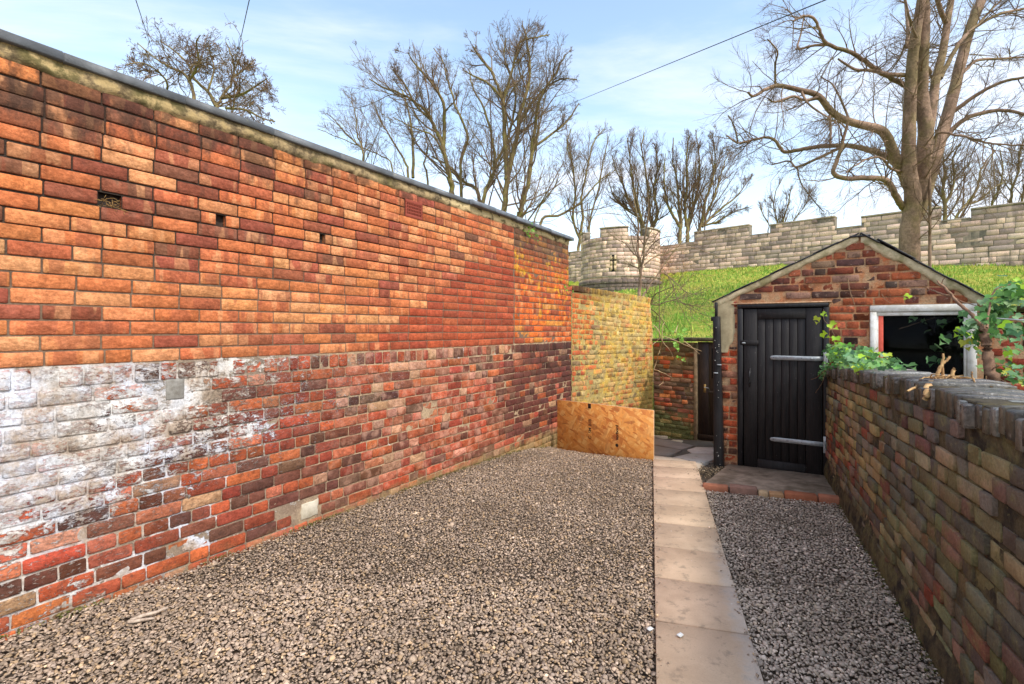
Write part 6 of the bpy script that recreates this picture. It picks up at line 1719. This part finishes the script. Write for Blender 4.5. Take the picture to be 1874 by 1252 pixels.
ivy_px(26, 1840, 550, 14, 12, 4.70, .12); ivy_px(14, 1815, 562, 16, 10, 4.74, .08); ivy_px(26, 1860, 530, 14, 14, 4.7, .12); ivy_px(14, 1822, 592, 20, 12, 4.62, .06); ivy_px(20, 1770, 600, 14, 18, 4.66, .06); ivy_px(12, 1838, 660, 14, 26, 4.6, .08); ivy_px(16, 1862, 640, 10, 40, 4.45, .1); ivy_px(9, 1788, 640, 8, 34, 4.7, .05); ivy_px(8, 1850, 600, 12, 12, 4.5, .1)
# 4: leaves pressed behind the window glass
rg = np.random.default_rng(205)
w_in = lambda px, py, dy: None
sx_ = [w2(SO, SA, 1.85, .07, 1.60), w2(SO, SA, 2.0, .08, 1.66), w2(SO, SA, 2.15, .07, 1.72)]
iv4, o0 = plant('ivy', 'shaded ivy leaves growing inside the shed behind the window glass', [([tuple(p) for p in sx_], .005, .003)])
for (px, py, s_) in ((1673, 588, .11), (1690, 592, .09), (1722, 594, .12), (1696, 612, .10), (1731, 622, .13), (1709, 640, .16), (1701, 662, .15), (1722, 664, .14), (1765, 655, .10), (1772, 625, .10)):
    s = (px - 937) / 900; k = (s * SO.y - SO.x) / (math.cos(SA) - s * math.sin(SA)); P0 = w2(SO, SA, k + .01, (.040 + rg.random() * .03)); z = CAMZ - (py - 8 - 602) / 900 * P0.y
    leaf(iv4, Vector((P0.x, P0.y, z)) - Vector(o0), s_ * .75, (-.5, -.85, .1), rg, jit(srgb(132, 176, 120), rg, .12))
# 5: sprigs in the brickwork
def sprig(label, px, py, Y, n, spread, size, nrm):
    b = pix(px, py, Y); r_, o0 = plant('fern_sprig', label, [([b, b + Vector((0, -.02, -.03)), b + Vector((.01, -.04, -.07))], .003, .0015)], cat='wall plant')
    for k in range(n): leaf(r_, Vector((rg.normal(0, spread), -.03 + rg.normal(0, .02), rg.normal(-.02, spread))), size * rg.uniform(.7, 1.2), nrm, rg, jit(srgb(112, 160, 48), rg, .15))
sprig('upper small green sprig growing from the tall wall below the far coping', 968, 416, 7.02, 12, .035, .045, (.8, -.5, .3)); sprig('small green sprig growing just below the upper one on the tall wall', 981, 433, 7.16, 10, .032, .04, (.8, -.5, .3)); sprig('green sprig hanging at the corner where the tall wall ends', 1035, 526, 7.95, 10, .045, .045, (.8, -.5, .3))
# 6: dry bleached briar over the back wall
bs = []
for pts in ([(1196, 595), (1205, 605), (1212, 625), (1225, 640), (1232, 655)], [(1205, 645), (1202, 660), (1196, 680), (1195, 700)], [(1212, 625), (1208, 640), (1203, 655)], [(1210, 618), (1200, 626), (1193, 632)], [(1215, 616), (1240, 625), (1262, 635), (1284, 643)], [(1245, 620), (1262, 632), (1280, 648)], [(1196, 676), (1212, 682), (1228, 690)], [(1212, 622), (1212, 600), (1216, 590)], [(1236, 608), (1240, 596), (1241, 588)], [(1212, 688), (1214, 698), (1206, 706)]):
    bs.append(([tuple(pix(x, y, 9.2 + .15 * math.sin(x))) for x, y in pts], .010, .005))
br, o0 = plant('briar', 'bleached leafless briar trailing over the mossy back wall', bs, simple_mat('bleached_stem', srgb(196, 170, 130), srgb(160, 136, 100), 18, .85, .001), 'briar')
for (px, py) in ((1236, 628), (1240, 632), (1244, 618), (1248, 612), (1243, 652), (1230, 606), (1252, 606)): 
    for q_ in range(3): leaf(br, pix(px + rg.normal(0, 3), py + rg.normal(0, 3), 9.1) - Vector(o0), .075, (-.3, -.8, .5), rg, jit(srgb(140, 190, 80), rg, .1))
# 7: uprooted stump and twigs on top of the right wall
rg = np.random.default_rng(301); T0 = 3.05; base = tw(T0, .05, .03)
def tp(px, py, Y): return tuple(pix(px, py, Y))
Ys_ = 2.72
rs = [([tp(1696, 716, Ys_), tp(1700, 703, Ys_), tp(1712, 698, Ys_), tp(1730, 694, Ys_), tp(1748, 694, Ys_)], .022, .014), ([tp(1692, 732, 2.43), tp(1696, 718, 2.44), tp(1704, 702, 2.6)], .013, .020), ([tp(1660, 716, 2.5), tp(1680, 707, 2.58), tp(1700, 700, 2.64)], .005, .010),
      ([tp(1716, 692, Ys_), tp(1719, 676, Ys_), tp(1727, 664, Ys_), tp(1738, 652, Ys_)], .010, .006), ([tp(1726, 690, Ys_), tp(1725, 670, Ys_), tp(1726, 647, Ys_)], .007, .005), ([tp(1738, 692, Ys_ + .05), tp(1744, 682, Ys_ + .05), tp(1747, 674, Ys_ + .05)], .011, .008),
      ([tp(1735, 690, Ys_), tp(1765, 692, 2.68), tp(1800, 695, 2.62)], .007, .004), ([tp(1752, 698, 2.64), tp(1770, 702, 2.56), tp(1784, 703, 2.52), tp(1780, 690, 2.52), tp(1778, 680, 2.52)], .006, .004), ([tp(1690, 704, Ys_), tp(1683, 696, Ys_), tp(1692, 691, Ys_), tp(1706, 690, Ys_)], .004, .003), ([tp(1740, 698, 2.66), tp(1780, 700, 2.56), tp(1816, 708, 2.40)], .005, .003)]
for k in range(34): x = rg.uniform(1692, 1756); rs.append(([tp(x, 697 + rg.normal(0, 3), Ys_), tp(x + rg.normal(12, 10), 694 + rg.normal(0, 4), Ys_ - .05), tp(x + rg.normal(24, 16), 697 + rg.normal(0, 5), Ys_ - .1)], .004, .002))
plant('dead_stump', 'dead uprooted ivy stump with broken twigs lying on top of the right wall', rs, simple_mat('dead_wood', srgb(206, 170, 116), srgb(156, 118, 80), 26, .85, .002), 'dead stump', 6)
# white cable across the neighbour's wall
m_cab = simple_mat('white_cable', srgb(220, 220, 222), srgb(200, 200, 204), 5, .5, 0)
tag(tube_mesh('cable', [one_tube([pix(1776, 580, 4.9), pix(1820, 582.5, 4.62), pix(1874, 586, 4.3), pix(1990, 592, 3.8)], .0055, .0055, 12, 8)], m_cab), 'thin white cable running right from the window frame across the ivy', 'cable')
# lime fresh leaves on the shed gable and dry hanging twigs
tw_ = [([tp(1551, 509, 5.52), tp(1556, 535, 5.50), tp(1564, 558, 5.48)], .007, .004), ([tp(1613, 538, 5.25), tp(1622, 550, 5.22), tp(1632, 556, 5.2)], .004, .002)]
g1, o0 = plant('dry_vine', 'two dry brown vine ends clinging to the shed gable above the door', tw_, m_stem, 'vine')
leaf(g1, pix(1664, 540, 5.08) - Vector(o0), .07, FACE, rg, LIME[0])
